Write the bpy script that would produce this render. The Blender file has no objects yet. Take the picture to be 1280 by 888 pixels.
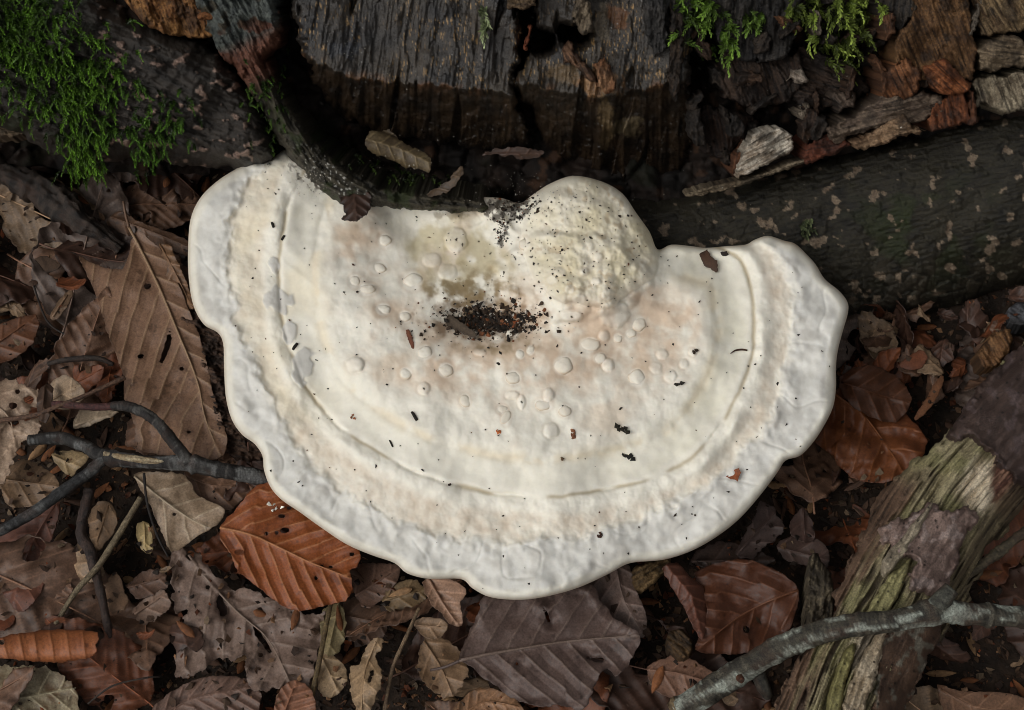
import bpy, math, random
import numpy as np
from mathutils import Vector
random.seed(7)
rng = np.random.default_rng(11)
scene = bpy.context.scene
C = scene.collection

# ---------------------------------------------------------------- camera
CAM = np.array([0.0, -0.24, 0.46]); TGT = np.array([0.0, 0.0, 0.03])
LENS, SENSOR, W, H = 50.0, 36.0, 1280.0, 888.0
cd = bpy.data.cameras.new('camera'); cam = bpy.data.objects.new('camera', cd); C.objects.link(cam)
cd.lens = LENS; cd.sensor_width = SENSOR; cd.sensor_fit = 'HORIZONTAL'
cd.clip_start = 0.01; cd.clip_end = 200
cam.location = CAM
cam.rotation_euler = Vector(TGT - CAM).to_track_quat('-Z', 'Y').to_euler()
scene.camera = cam
# ---------------------------------------------------------------- sky, sun, exposure
SUN_EL, SUN_AZ = math.radians(46), math.radians(238)      # azimuth the light comes from, clockwise from +Y
world = bpy.data.worlds.new('World'); scene.world = world; world.use_nodes = True
nt = world.node_tree; nt.nodes.clear()
out = nt.nodes.new('ShaderNodeOutputWorld'); bg = nt.nodes.new('ShaderNodeBackground')
sky = nt.nodes.new('ShaderNodeTexSky'); sky.sky_type = 'NISHITA'; sky.sun_disc = False
sky.sun_elevation = SUN_EL; sky.sun_rotation = SUN_AZ; sky.dust_density = 4.0; sky.air_density = 1.0
hsv = nt.nodes.new('ShaderNodeHueSaturation'); hsv.inputs['Saturation'].default_value = 0.07   # cloud-grey daylight
nt.links.new(sky.outputs[0], hsv.inputs['Color']); nt.links.new(hsv.outputs[0], bg.inputs['Color'])
bg.inputs['Strength'].default_value = 0.10
nt.links.new(bg.outputs[0], out.inputs['Surface'])
sd = bpy.data.lights.new('sun', 'SUN'); sd.energy = 1.3; sd.angle = math.radians(34); sd.color = (1.0, 0.98, 0.945)
sun = bpy.data.objects.new('sun', sd); C.objects.link(sun)
sdir = Vector((math.sin(SUN_AZ) * math.cos(SUN_EL), math.cos(SUN_AZ) * math.cos(SUN_EL), math.sin(SUN_EL)))
sun.rotation_euler = (-sdir).to_track_quat('-Z', 'Y').to_euler(); sun.location = sdir * 3
vs = scene.view_settings
vs.view_transform = 'Standard'; vs.look = 'None'; vs.gamma = 1.0; vs.exposure = -0.22; vs.use_curve_mapping = False
scene.cycles.max_bounces = 6; scene.cycles.diffuse_bounces = 3; scene.cycles.glossy_bounces = 2; scene.cycles.pixel_filter_type = 'BLACKMAN_HARRIS'; scene.cycles.filter_width = 0.95; scene.cycles.use_denoising = True

# ---------------------------------------------------------------- pixel -> point
fw = (TGT - CAM) / np.linalg.norm(TGT - CAM); rt = np.array([1.0, 0, 0]); upv = np.cross(rt, fw)
def rays(u, v):
    k = SENSOR / LENS / W
    x = (np.asarray(u, float) - W / 2) * k; y = -(np.asarray(v, float) - H / 2) * k
    return fw + x[..., None] * rt + y[..., None] * upv
def unproj(u, v, plane, h=0.0):
    p0, n = plane
    D = rays(u, v); t = (np.dot(p0 - CAM, n) + h) / (D @ n)
    return CAM + D * t[..., None]
def zplane(u, v, z, sx=0.0, sy=0.0):
    """plane through the point seen at pixel u,v at height z, rising by sx, sy per metre"""
    g = (np.array([0, 0, z]), np.array([0, 0, 1.0]))
    p = unproj(np.array(u), np.array(v), g)
    n = np.array([-sx, -sy, 1.0]); return (p, n / np.linalg.norm(n))
GROUND = (np.zeros(3), np.array([0, 0, 1.0]))

# ---------------------------------------------------------------- noise
def _hash(ix, iy, s):
    n = (ix.astype(np.int64) * 374761393 + iy.astype(np.int64) * 668265263 + s * 1442695041) & 0xFFFFFFFF
    n = ((n ^ (n >> 13)) * 1274126177) & 0xFFFFFFFF
    return ((n ^ (n >> 16)) & 0xFFFFFF) / float(0x1000000)
def noise(x, y, s=0):
    ix = np.floor(x); iy = np.floor(y); fx = x - ix; fy = y - iy
    def g(dx, dy):
        a = _hash(ix + dx, iy + dy, s) * 2 * math.pi
        return np.cos(a) * (fx - dx) + np.sin(a) * (fy - dy)
    ux = fx * fx * fx * (fx * (fx * 6 - 15) + 10); uy = fy * fy * fy * (fy * (fy * 6 - 15) + 10)
    a = g(0, 0) * (1 - ux) + g(1, 0) * ux; b = g(0, 1) * (1 - ux) + g(1, 1) * ux
    return (a * (1 - uy) + b * uy) * 1.5
def fbm(x, y, sc, o=4, s=0, gain=0.5):
    t = 0; a = 1.0; f = 1.0 / sc; n = 0
    for i in range(o):
        t = t + a * noise(x * f + 17.3 * i, y * f - 9.1 * i, s + i); n += a; a *= gain; f *= 2.03
    return t / n * 1.4
def rot(x, y, deg):
    c, s = math.cos(math.radians(deg)), math.sin(math.radians(deg)); return x * c + y * s, -x * s + y * c
def grain(x, y, deg, along, across, o=3, s=0):
    """fibres running along direction deg (picture degrees, y down)"""
    a, b = rot(x, y, deg); return fbm(a / along, b / across, 1.0, o, s)
def worley(x, y, sc, s=0):
    x = x / sc; y = y / sc; ix = np.floor(x); iy = np.floor(y)
    f1 = np.full(x.shape, 9.0); f2 = f1.copy(); cid = np.zeros(x.shape)
    for dx in (-1, 0, 1):
        for dy in (-1, 0, 1):
            jx = ix + dx; jy = iy + dy
            d = np.hypot(jx + _hash(jx, jy, s) - x, jy + _hash(jx, jy, s + 5) - y)
            near = d < f1
            f2 = np.where(near, f1, np.minimum(f2, d)); cid = np.where(near, _hash(jx, jy, s + 9), cid); f1 = np.where(near, d, f1)
    return f1, f2, cid
def ss(x, a, b):
    t = np.clip((x - a) / (b - a), 0, 1); return t * t * (3 - 2 * t)
def gau(x, w): return np.exp(-(x / w) ** 2)
def lin(r, g, b):
    c = np.array([r, g, b], float) / 255
    return np.where(c <= 0.04045, c / 12.92, ((c + 0.055) / 1.055) ** 2.4)
def mixc(a, b, m):
    return a + (np.asarray(b) - a) * np.clip(m, 0, 1)[..., None]
def full(u, c): return np.broadcast_to(np.asarray(c, float), u.shape + (3,)).copy()

# ---------------------------------------------------------------- outlines
def smooth_poly(p, n=4, closed=True):
    p = np.asarray(p, float); N = len(p); o = []
    rngk = range(N) if closed else range(N - 1)
    for i in rngk:
        if closed: a, b, c, d = p[i - 1], p[i], p[(i + 1) % N], p[(i + 2) % N]
        else: a, b, c, d = p[max(i - 1, 0)], p[i], p[i + 1], p[min(i + 2, N - 1)]
        for k in range(n):
            t = k / n
            o.append(0.5 * (2 * b + (c - a) * t + (2 * a - 5 * b + 4 * c - d) * t * t + (3 * b - a - 3 * c + d) * t ** 3))
    if not closed: o.append(p[-1])
    return np.array(o)
def sdf(U, V, poly):
    """signed distance in pixels, positive inside"""
    best = np.full(U.shape, 1e12); ins = np.zeros(U.shape, bool)
    for i in range(len(poly)):
        ax, ay = poly[i - 1]; bx, by = poly[i]; ex, ey = bx - ax, by - ay
        L = ex * ex + ey * ey + 1e-9
        t = np.clip(((U - ax) * ex + (V - ay) * ey) / L, 0, 1)
        best = np.minimum(best, (U - ax - t * ex) ** 2 + (V - ay - t * ey) ** 2)
        if ay != by:
            c = ((ay > V) != (by > V)) & (U < (bx - ax) * (V - ay) / (by - ay) + ax); ins ^= c
    return np.sqrt(best) * np.where(ins, 1, -1)
def along(U, V, line):
    """arc length a and signed side distance b of each pixel to a polyline"""
    line = np.asarray(line, float); best = np.full(U.shape, 1e12); A = np.zeros(U.shape); B = np.zeros(U.shape); acc = 0
    for i in range(len(line) - 1):
        p, q = line[i], line[i + 1]; e = q - p; L = math.hypot(*e); e = e / L
        t = (U - p[0]) * e[0] + (V - p[1]) * e[1]
        lo = -1e9 if i == 0 else 0; hi = 1e9 if i == len(line) - 2 else L
        tc = np.clip(t, lo, hi); cr = (U - p[0]) * e[1] - (V - p[1]) * e[0]
        d = (t - tc) ** 2 + cr ** 2; m = d < best
        best = np.where(m, d, best); A = np.where(m, acc + tc, A); B = np.where(m, np.sign(cr) * np.sqrt(d), B); acc += L
    return A, B, acc

# ---------------------------------------------------------------- mesh building
MATS = {}
def tag(o, label=None, cat=None, group=None, kind=None):
    for k, v in (('label', label), ('category', cat), ('group', group), ('kind', kind)):
        if v: o[k] = v
    return o
def empty(name, loc, label=None, cat=None, group=None):
    o = bpy.data.objects.new(name, None); o.empty_display_size = 0.01; C.objects.link(o); o.location = Vector(loc)
    return tag(o, label, cat, group)
def make_mesh(name, v, faces, col, mat, smooth=True):
    me = bpy.data.meshes.new(name); v = np.asarray(v, np.float32); 
    fl = [np.asarray(f, np.int32) for f in faces if len(f)]
    loops = np.concatenate([f.ravel() for f in fl]); cnt = np.concatenate([np.full(len(f), f.shape[1], np.int32) for f in fl])
    start = np.concatenate([[0], np.cumsum(cnt)[:-1]]).astype(np.int32)
    me.vertices.add(len(v)); me.vertices.foreach_set('co', v.ravel())
    me.loops.add(len(loops)); me.loops.foreach_set('vertex_index', loops)
    me.polygons.add(len(cnt)); me.polygons.foreach_set('loop_start', start)
    me.polygons.foreach_set('use_smooth', np.full(len(cnt), smooth))
    me.update(calc_edges=True)
    ca = me.color_attributes.new('Col', 'FLOAT_COLOR', 'POINT')
    c4 = np.ones((len(v), 4), np.float32); c4[:, :3] = np.clip(col, 0.002, 1); ca.data.foreach_set('color', c4.ravel())
    me.materials.append(MATS[mat]); return me
def put(name, v, faces, col, mat, parent=None, smooth=True, base=None):
    """one mesh object; world-space verts. Top-level objects get their origin at their base"""
    v = np.asarray(v, float)
    if parent is not None: org = np.array(parent_origin(parent))
    else: org = np.array([v[:, 0].mean(), v[:, 1].mean(), v[:, 2].min()]) if base is None else np.array(base)
    o = bpy.data.objects.new(name, make_mesh(name, v - org, faces, col, mat, smooth)); C.objects.link(o)
    if parent is not None: o.parent = parent
    else: o.location = Vector(org)
    return o
def parent_origin(p):
    t = Vector((0, 0, 0))
    while p is not None: t += p.location; p = p.parent
    return t
def relief_data(outline, project, hfun, cfun, step=1.5, rag=0.0, ragsc=14, holes=(), skirt=0.003, inset=0.0, nrm=(0, 0, 1), smooth=3, seed=0, offset=0.0):
    P = smooth_poly(outline, smooth) if smooth > 1 else np.asarray(outline, float)
    lo = P.min(0) - 3 * step - abs(rag); hi = P.max(0) + 3 * step + abs(rag)
    u = np.arange(lo[0], hi[0] + step, step); v = np.arange(lo[1], hi[1] + step, step)
    U, V = np.meshgrid(u, v)
    d = sdf(U, V, P) - offset
    if rag: d = d + rag * fbm(U, V, ragsc, 4, seed + 31)
    for hp in holes:
        if len(hp) == 4 and not hasattr(hp[0], '__len__'):
            r = np.hypot((U - hp[0]) / hp[2], (V - hp[1]) / hp[3]); d = np.minimum(d, (r - 1) * min(hp[2], hp[3]) + 0.25 * min(hp[2], hp[3]) * noise(U / 5, V / 5, 4))
        else: d = np.minimum(d, -sdf(U, V, smooth_poly(hp, 2)) + 1.2 * noise(U / 6, V / 6, 5))
    gy, gx = np.gradient(d, step); g2 = np.maximum(gx * gx + gy * gy, 0.25)
    neg = d < 0; mv = np.clip(-d, 0, 2.2 * step)
    U2 = np.where(neg, U + mv * gx / g2, U); V2 = np.where(neg, V + mv * gy / g2, V); dd = np.maximum(d, 0)
    pos = d > 0
    cell = pos[:-1, :-1] | pos[1:, :-1] | pos[:-1, 1:] | pos[1:, 1:]
    idx = np.arange(U.size).reshape(U.shape)
    q = np.stack([idx[:-1, :-1], idx[1:, :-1], idx[1:, 1:], idx[:-1, 1:]], -1)[cell]
    used = np.unique(q); remap = np.full(U.size, -1); remap[used] = np.arange(len(used)); q = remap[q]
    uu = U2.ravel()[used]; vv = V2.ravel()[used]; d1 = dd.ravel()[used]
    h = hfun(uu, vv, d1); col = cfun(uu, vv, d1, h); xyz = project(uu, vv, h)
    faces = [q]
    if skirt > 0:
        e = np.concatenate([q[:, [0, 1]], q[:, [1, 2]], q[:, [2, 3]], q[:, [3, 0]]])
        key = np.sort(e, 1); key = key[:, 0].astype(np.int64) * len(used) + key[:, 1]
        uq, inv, cn = np.unique(key, return_inverse=True, return_counts=True)
        be = e[cn[inv] == 1]; bv = np.unique(be); m2 = np.full(len(used), -1); m2[bv] = len(used) + np.arange(len(bv))
        low = xyz[bv] - np.asarray(nrm) * skirt
        if inset:
            gxx = gx.ravel()[used][bv]; gyy = gy.ravel()[used][bv]; gl = np.hypot(gxx, gyy) + 1e-6
            low = project(uu[bv] + gxx / gl * inset, vv[bv] + gyy / gl * inset, h[bv] - skirt)
        xyz = np.concatenate([xyz, low]); col = np.concatenate([col, col[bv]])
        faces.append(np.stack([be[:, 1], be[:, 0], m2[be[:, 0]], m2[be[:, 1]]], -1))
    return xyz, faces, col
def relief(name, outline, plane, hfun, cfun, mat, parent=None, **k):
    pr = lambda u, v, h: unproj(u, v, plane, h)
    xyz, faces, col = relief_data(outline, pr, hfun, cfun, nrm=plane[1], **k)
    return put(name, xyz, faces, col, mat, parent)
def resample(p, r, n):
    p = np.asarray(p, float); r = np.asarray(r, float)
    q = smooth_poly(np.column_stack([p, r]), 8, False)
    s = np.concatenate([[0], np.cumsum(np.linalg.norm(np.diff(q[:, :3], axis=0), axis=1))])
    t = np.linspace(0, s[-1], n)
    return np.column_stack([np.interp(t, s, q[:, i]) for i in range(q.shape[1])]), s[-1]
def tube_data(p, r, n=40, sides=10, cfun=None, bump=0.12, bs=6.0, seed=0, cap=True, knots=()):
    q, L = resample(p, r, n); c = q[:, :3]; rr = q[:, 3]
    T = np.gradient(c, axis=0); T /= np.linalg.norm(T, axis=1)[:, None] + 1e-12
    ref = np.array([0.13, 0.21, 0.97]); N = np.cross(T, ref); N /= np.linalg.norm(N, axis=1)[:, None] + 1e-12; B = np.cross(T, N)
    a = np.linspace(0, 2 * math.pi, sides, endpoint=False)
    s = np.linspace(0, 1, n)
    S, Aa = np.meshgrid(s, a, indexing='ij')
    m = 1 + bump * fbm(S * L / (rr.mean() * bs), np.cos(Aa) * 1.3 + 3 * seed + np.sin(Aa) * 0.9, 1.0, 3, seed)
    for ks, kw, kh in knots: m = m + kh * np.exp(-((S - ks) / kw) ** 2)
    m = m + 0.5 * bump * fbm(S * L / (rr.mean() * 1.1), np.cos(Aa) * 3 + np.sin(Aa) * 2, 1.0, 2, seed + 40) + 0.35 * bump * ss(noise(S * L / (rr.mean() * 0.8), S * 0 + seed, seed + 41), 0.25, 0.5)
    R = rr[:, None] * m
    v = c[:, None, :] + R[..., None] * (np.cos(Aa)[..., None] * N[:, None, :] + np.sin(Aa)[..., None] * B[:, None, :])
    idx = np.arange(n * sides).reshape(n, sides); nx = np.roll(idx, -1, 1)
    f = np.stack([idx[:-1], nx[:-1], nx[1:], idx[1:]], -1).reshape(-1, 4)
    col = cfun(S * L, Aa, S).reshape(-1, 3); v = v.reshape(-1, 3); faces = [f]
    if cap:
        k = len(v); v = np.vstack([v, c[0], c[-1]]); col = np.vstack([col, col[0], col[-1]])
        t1 = np.stack([np.full(sides, k), nx[0], idx[0]], -1); t2 = np.stack([np.full(sides, k + 1), idx[-1], nx[-1]], -1)
        faces.append(np.vstack([t1, t2]))
    return v, faces, col
def pxpath(pts):
    """[(u, v, z), ...] -> world points"""
    return np.array([unproj(np.array(float(u)), np.array(float(v)), zplane(u, v, z)) for u, v, z in pts])
PX = 0.000262   # metres per photo pixel near the ground

# ---------------------------------------------------------------- materials
def material(name, rough=0.6, rvar=0.15, bump=0.3, bscale=900, spec=0.4, sss=0.0, spk=0.12, sscale=500, objcol=False, coat=0.0, trans=0.0):
    m = bpy.data.materials.new(name); m.use_nodes = True; t = m.node_tree; N = t.nodes; Lk = t.links
    b = N['Principled BSDF']
    at = N.new('ShaderNodeAttribute'); at.attribute_name = 'Col'
    co = N.new('ShaderNodeTexCoord')
    n1 = N.new('ShaderNodeTexNoise'); n1.inputs['Scale'].default_value = sscale; n1.inputs['Detail'].default_value = 5
    n2 = N.new('ShaderNodeTexNoise'); n2.inputs['Scale'].default_value = bscale; n2.inputs['Detail'].default_value = 4; n2.inputs['Roughness'].default_value = 0.65
    geo = N.new('ShaderNodeNewGeometry')
    src = co.outputs['Object'] 
    Lk.new(src, n1.inputs['Vector']); Lk.new(src, n2.inputs['Vector'])
    mr = N.new('ShaderNodeMapRange'); mr.inputs['From Min'].default_value = 0.3; mr.inputs['From Max'].default_value = 0.7
    mr.inputs['To Min'].default_value = 1 - spk; mr.inputs['To Max'].default_value = 1 + spk
    Lk.new(n1.outputs['Fac'], mr.inputs['Value'])
    mul = N.new('ShaderNodeVectorMath'); mul.operation = 'SCALE'
    Lk.new(at.outputs['Color'], mul.inputs[0]); Lk.new(mr.outputs[0], mul.inputs['Scale'])
    res = mul.outputs[0]
    if objcol:
        oi = N.new('ShaderNodeObjectInfo'); mm = N.new('ShaderNodeVectorMath'); mm.operation = 'MULTIPLY'
        Lk.new(res, mm.inputs[0]); Lk.new(oi.outputs['Color'], mm.inputs[1]); res = mm.outputs[0]
    Lk.new(res, b.inputs['Base Color'])
    r2 = N.new('ShaderNodeMapRange'); r2.inputs['From Min'].default_value = 0.3; r2.inputs['From Max'].default_value = 0.7
    r2.inputs['To Min'].default_value = rough - rvar; r2.inputs['To Max'].default_value = rough + rvar
    Lk.new(n1.outputs['Fac'], r2.inputs['Value']); Lk.new(r2.outputs[0], b.inputs['Roughness'])
    b.inputs['Specular IOR Level'].default_value = spec
    bp = N.new('ShaderNodeBump'); bp.inputs['Strength'].default_value = bump; bp.inputs['Distance'].default_value = 0.0006
    Lk.new(n2.outputs['Fac'], bp.inputs['Height']); Lk.new(bp.outputs[0], b.inputs['Normal'])
    if sss:
        b.inputs['Subsurface Weight'].default_value = sss; b.inputs['Subsurface Radius'].default_value = (1.0, 0.8, 0.55); b.inputs['Subsurface Scale'].default_value = 0.0025
    if coat:
        b.inputs['Coat Weight'].default_value = coat; b.inputs['Coat Roughness'].default_value = 0.25
    MATS[name] = m; return m
material('fungus_flesh', 0.74, 0.08, 0.16, 1900, 0.2, sss=0.15, spk=0.03, sscale=700)
material('leaf', 0.5, 0.12, 0.25, 2600, 0.36, spk=0.26, sscale=1500, objcol=True)
material('wet_wood', 0.38, 0.16, 0.6, 2200, 0.5, spk=0.45, sscale=1600)
material('rotten_wood', 0.72, 0.15, 0.8, 2000, 0.3, spk=0.42, sscale=1500)
material('bark', 0.6, 0.15, 0.8, 2000, 0.35, spk=0.45, sscale=1500)
material('twig_bark', 0.62, 0.12, 1.0, 1800, 0.35, spk=0.5, sscale=1500)
material('soil', 0.85, 0.1, 1.0, 700, 0.2, spk=0.5, sscale=300)
material('moss', 0.5, 0.1, 0.1, 1500, 0.35, spk=0.2, sscale=500)
material('crumb', 0.75, 0.12, 0.6, 1800, 0.3, spk=0.3, sscale=900, objcol=True)
# ================================================================ GROUND
def ground():
    n = 380
    s = np.linspace(-1, 1, n); k = 5.6
    ax = np.sinh(s * k) / math.sinh(k) * 30.0
    X, Y = np.meshgrid(ax, ax); r = np.hypot(X, Y)
    pu = X / PX; pv = Y / PX
    Z = 0.004 * fbm(pu, pv, 160, 4, 1) + 0.0022 * fbm(pu, pv, 26, 4, 2) * (r < 1.5)
    Z = Z * np.minimum(1, 1.5 / (r + 0.2)) - 0.004
    c = mixc(full(X, lin(28, 23, 19)), lin(54, 42, 33), 0.5 + 0.8 * fbm(pu, pv, 40, 4, 6))
    far = ss(r, 0.5, 1.2)                                   # further off the floor is all leaf litter
    c = mixc(c, lin(96, 70, 50), far * (0.6 + 0.6 * fbm(pu, pv, 220, 4, 8)))
    idx = np.arange(n * n).reshape(n, n)
    q = np.stack([idx[:-1, :-1], idx[:-1, 1:], idx[1:, 1:], idx[1:, :-1]], -1).reshape(-1, 4)
    o = put('ground', np.stack([X, Y, Z], -1).reshape(-1, 3), [q], c.reshape(-1, 3), 'soil', base=(0, 0, 0))
    tag(o, 'dark crumbly woodland soil under the leaf litter', 'ground', kind='structure')
ground()

# ================================================================ planes of stump and fungus
FUN = zplane(640, 750, 0.046, 0.0, 0.10)
_pf = unproj(np.array(640.0), np.array(262.0), FUN)
STU = zplane(640, 262, float(_pf[2]), 0.0, 1.0)
def rnd(d, w, depth): return -depth * (1 - np.sqrt(np.maximum(0, 1 - (1 - np.minimum(d / w, 1)) ** 2)))

# ================================================================ TREE STUMP
stump = empty('tree_stump', (0.02, 0.22, 0.0), 'dark rotting beech stump with mossy root and broken bark edge behind the fungus', 'stump')
WET_DIM = 0.42      # wet wood and bark tone, with the stump's weaker light painted in
def S(name, outline, hfun, cfun, mat='rotten_wood', step=1.5, rag=3.0, ragsc=14, skirt=0.02, plane=None, parent=None, label=None, wet_dim=WET_DIM, **k):
    o = relief(name, outline, STU if plane is None else plane, hfun, lambda u, v, d, h: wet_dim * cfun(u, v, d, h), mat, parent or stump, step=step, rag=rag, ragsc=ragsc, skirt=skirt, **k)
    if label: o['label'] = label
    return o
# --- crumbling heart of the stump, everything else sits on it
def core_h(u, v, d):
    f1, f2, ci = worley(u, v * 0.8, 34, 3)
    g1, g2, cj = worley(u + 9 * fbm(u, v, 30, 2, 3), v, 13, 8)
    h = -0.030 + 0.011 * fbm(u, v, 90, 4, 12) + 0.006 * (ci - 0.5) + 0.003 * (cj - 0.5) - 0.003 * gau(f2 - f1, 0.12)
    h = h - 0.018 * gau((u - 540) / 130, 1) * gau((v - 185) / 60, 1) - 0.012 * gau((u - 840) / 80, 1) * gau((v - 210) / 50, 1)
    h = h + 0.012 * ss(u, 860, 960) * ss(210 - v, 0, 90)
    return h + rnd(d, 40, 0.03)
def core_c(u, v, d, h):
    f1, f2, ci = worley(u, v * 0.8, 34, 3); g1, g2, cj = worley(u, v, 13, 8)
    c = mixc(full(u, lin(30, 24, 20)), lin(66, 48, 36), 0.35 + 0.9 * fbm(u, v, 50, 4, 5))
    c = mixc(c, lin(100, 68, 44), 0.7 * ss(cj, 0.82, 0.95)); c = mixc(c, lin(120, 104, 90), 0.8 * ss(ci, 0.93, 0.96) * ss(u, 850, 900))
    c = mixc(c, lin(40, 46, 24), 0.5 * ss(fbm(u, v, 70, 3, 77), 0.25, 0.5))
    return mixc(c, lin(215, 210, 200), ss(noise(u / 4, v / 4, 61), 0.66, 0.8) * 0.8 * ss(fbm(u, v, 60, 2, 8), 0.0, 0.3))
S('rotten_heart', [(-260, -320), (1560, -320), (1560, 120), (1290, 240), (1120, 330), (940, 345), (800, 285), (640, 262), (470, 258), (380, 225), (300, 215), (100, 215), (-60, 205), (-260, 215)],
  core_h, core_c, step=2.9, rag=8, ragsc=40, skirt=0.10)

# --- mossy root on the west side
ROOT = (STU[0] + STU[1] * 0.004, STU[1])
def root_axis(u, v): return along(u, v, [(-260, 60), (-40, 90), (120, 105), (230, 118), (340, 165)])
def lroot_h(u, v, d):
    a, b, L = root_axis(u, v)
    R = 118.0; h = 0.030 * (np.sqrt(np.maximum(0.0, 1 - np.minimum(np.abs(b) / R, 1) ** 2)) - 1)
    g = grain(u, v, 24, 46, 9, 4, 3); f1, f2, ci = worley(u + 8 * g, v * 1.3, 24, 6)
    h = h + 0.0022 * g + 0.0007 * (ci - 0.5) - 0.0003 * gau(f2 - f1, 0.1) + 0.0014 * fbm(u, v, 16, 4, 7) + 0.005 * fbm(u, v, 80, 3, 4) + 0.0012 * ss(fbm(u, v * 1.4, 20, 4, 41), 0.3, 0.42)
    return h + rnd(d, 34, 0.022)
def lroot_c(u, v, d, h):
    c = mixc(full(u, lin(50, 45, 40)), lin(82, 74, 66), 0.5 + 0.9 * grain(u, v, 24, 60, 10, 4, 3))
    c = mixc(c, lin(196, 164, 146), ss(fbm(u, v * 1.4, 20, 4, 41), 0.30, 0.46) * 0.9 * ss(u, 60, 150))
    return mixc(c, lin(52, 62, 30), 0.55 * ss(-u, -150, -60) * ss(fbm(u, v, 40, 3, 21), -0.1, 0.3))
S('root', [(-260, -300), (60, -300), (120, -60), (150, 8), (205, 42), (258, 58), (300, 100), (335, 150), (340, 200), (290, 212), (225, 205), (170, 200), (110, 205), (60, 190), (0, 160), (-120, 150), (-260, 165)],
  lroot_h, lroot_c, 'bark', plane=ROOT, rag=6, ragsc=30, skirt=0.05, label='mossy dark bark root with pale flecks')
# --- orange crumbly strip above that root
def fibre(cA, cB, deg, depth=0.003, al=40, ac=5, base=0.0, rw=10, rd=0.006, s=0, lump=0.003, wh=None):
    def h(u, v, d):
        g = grain(u, v, deg, al, ac, 4, s); t = 2.6 * grain(u, v, deg, al * 1.6, ac * 3.4, 3, s + 21)
        return base + 0.45 * depth * g + 0.0011 * (np.floor(t) + ss(t - np.floor(t), 0.82, 1.0)) + lump * fbm(u, v, 60, 2, s + 3) + 0.0006 * fbm(u, v, 7, 3, s + 5) + rnd(d, rw * 0.5, rd * 0.7)
    def c(u, v, d, hh):
        k = mixc(full(u, lin(*cA)), lin(*cB), 0.42 + 0.7 * grain(u, v, deg, al, ac * 0.6, 4, s) + 0.7 * fbm(u, v, 30, 4, s + 2))
        k = mixc(k, np.asarray(lin(*cA)) * 0.25, 0.8 * ss(-grain(u, v, deg, al * 1.3, ac * 0.8, 3, s + 7), 0.2, 0.5)); k = mixc(k, lin(40, 34, 30), 0.6 * ss(fbm(u, v, 40, 4, s + 12), 0.05, 0.4))
        return k if wh is None else mixc(k, lin(*wh), ss(fbm(u, v, 16, 3, s + 9), 0.25, 0.5) * 0.8)
    return h, c
h, c = fibre((120, 74, 38), (196, 142, 84), 70, 0.002, 20, 4, -0.006, 8, 0.006, 5)
S('wood_fragment', [(132, -60), (250, -60), (262, 0), (292, 28), (262, 48), (224, 46), (196, 38), (168, 18)], h, c, skirt=0.02, label='orange crumbling wood strip', wet_dim=0.5)
h, c = fibre((110, 62, 30), (170, 110, 62), 5, 0.0006, 20, 4, 0.004, 5, 0.003, 6)
S('wood_fragment', [(247, 18), (258, 15), (272, 18), (270, 24), (250, 25)], h, c, rag=1, skirt=0.003)

# --- narrow ridge root running down to the fungus
RID = [(250, -60), (298, 28), (330, 92), (362, 158), (402, 212), (470, 246), (598, 256)]
def ridge_h(u, v, d):
    a, b, L = along(u, v, RID)
    g = fbm(a / 40, b / 7, 1.0, 4, 15); f1, f2, ci = worley(u, v, 15, 33)
    return 0.005 + 0.0025 * g + 0.0016 * (ci - 0.5) + 0.003 * fbm(u, v, 50, 3, 9) + 0.004 * ss(a, 300, 400) + rnd(d, 16, 0.018) * (1 - 0.62 * ss(a, 280, 380))
def ridge_c(u, v, d, h):
    a, b, L = along(u, v, RID); g = fbm(a / 40, b / 7, 1.0, 4, 15)
    c = mixc(full(u, lin(52, 48, 38)), lin(92, 84, 66), 0.5 + g)
    red = ss(200 - a, 0, 40) * ss(a, 90, 130); c = mixc(c, mixc(full(u, lin(112, 66, 48)), lin(150, 98, 76), 0.5 + g), red)
    gl = ss(140 - a, 0, 25) * ss(fbm(u, v, 22, 3, 2) + 0.3, 0, 0.2); c = mixc(c, mixc(full(u, lin(78, 84, 82)), lin(124, 130, 122), 0.5 + fbm(u, v, 8, 3, 8)), gl)
    c = mixc(c, lin(58, 70, 26), 0.7 * ss(fbm(u, v, 26, 3, 19), 0.12, 0.35) * ss(a, 190, 230))
    return mixc(c, lin(235, 232, 222) / 0.6, ss(noise(u / 3.4, v / 3.4, 71), 0.42, 0.6) * ss(a, 260, 300) * ss(400 - a, 0, 50) * 0.7 * ss(d, 7, 12))
S('root', [(225, -80), (330, -80), (352, 20), (352, 50), (336, 75), (352, 112), (384, 160), (414, 192), (470, 232), (540, 243), (600, 250), (604, 264), (530, 265), (470, 258), (440, 262), (404, 240), (374, 210), (352, 184), (330, 144), (300, 96), (262, 44)],
  ridge_h, ridge_c, 'bark', step=1.2, rag=5, ragsc=16, skirt=0.035, label='narrow ridge root, reddish above and mossy below')

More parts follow.
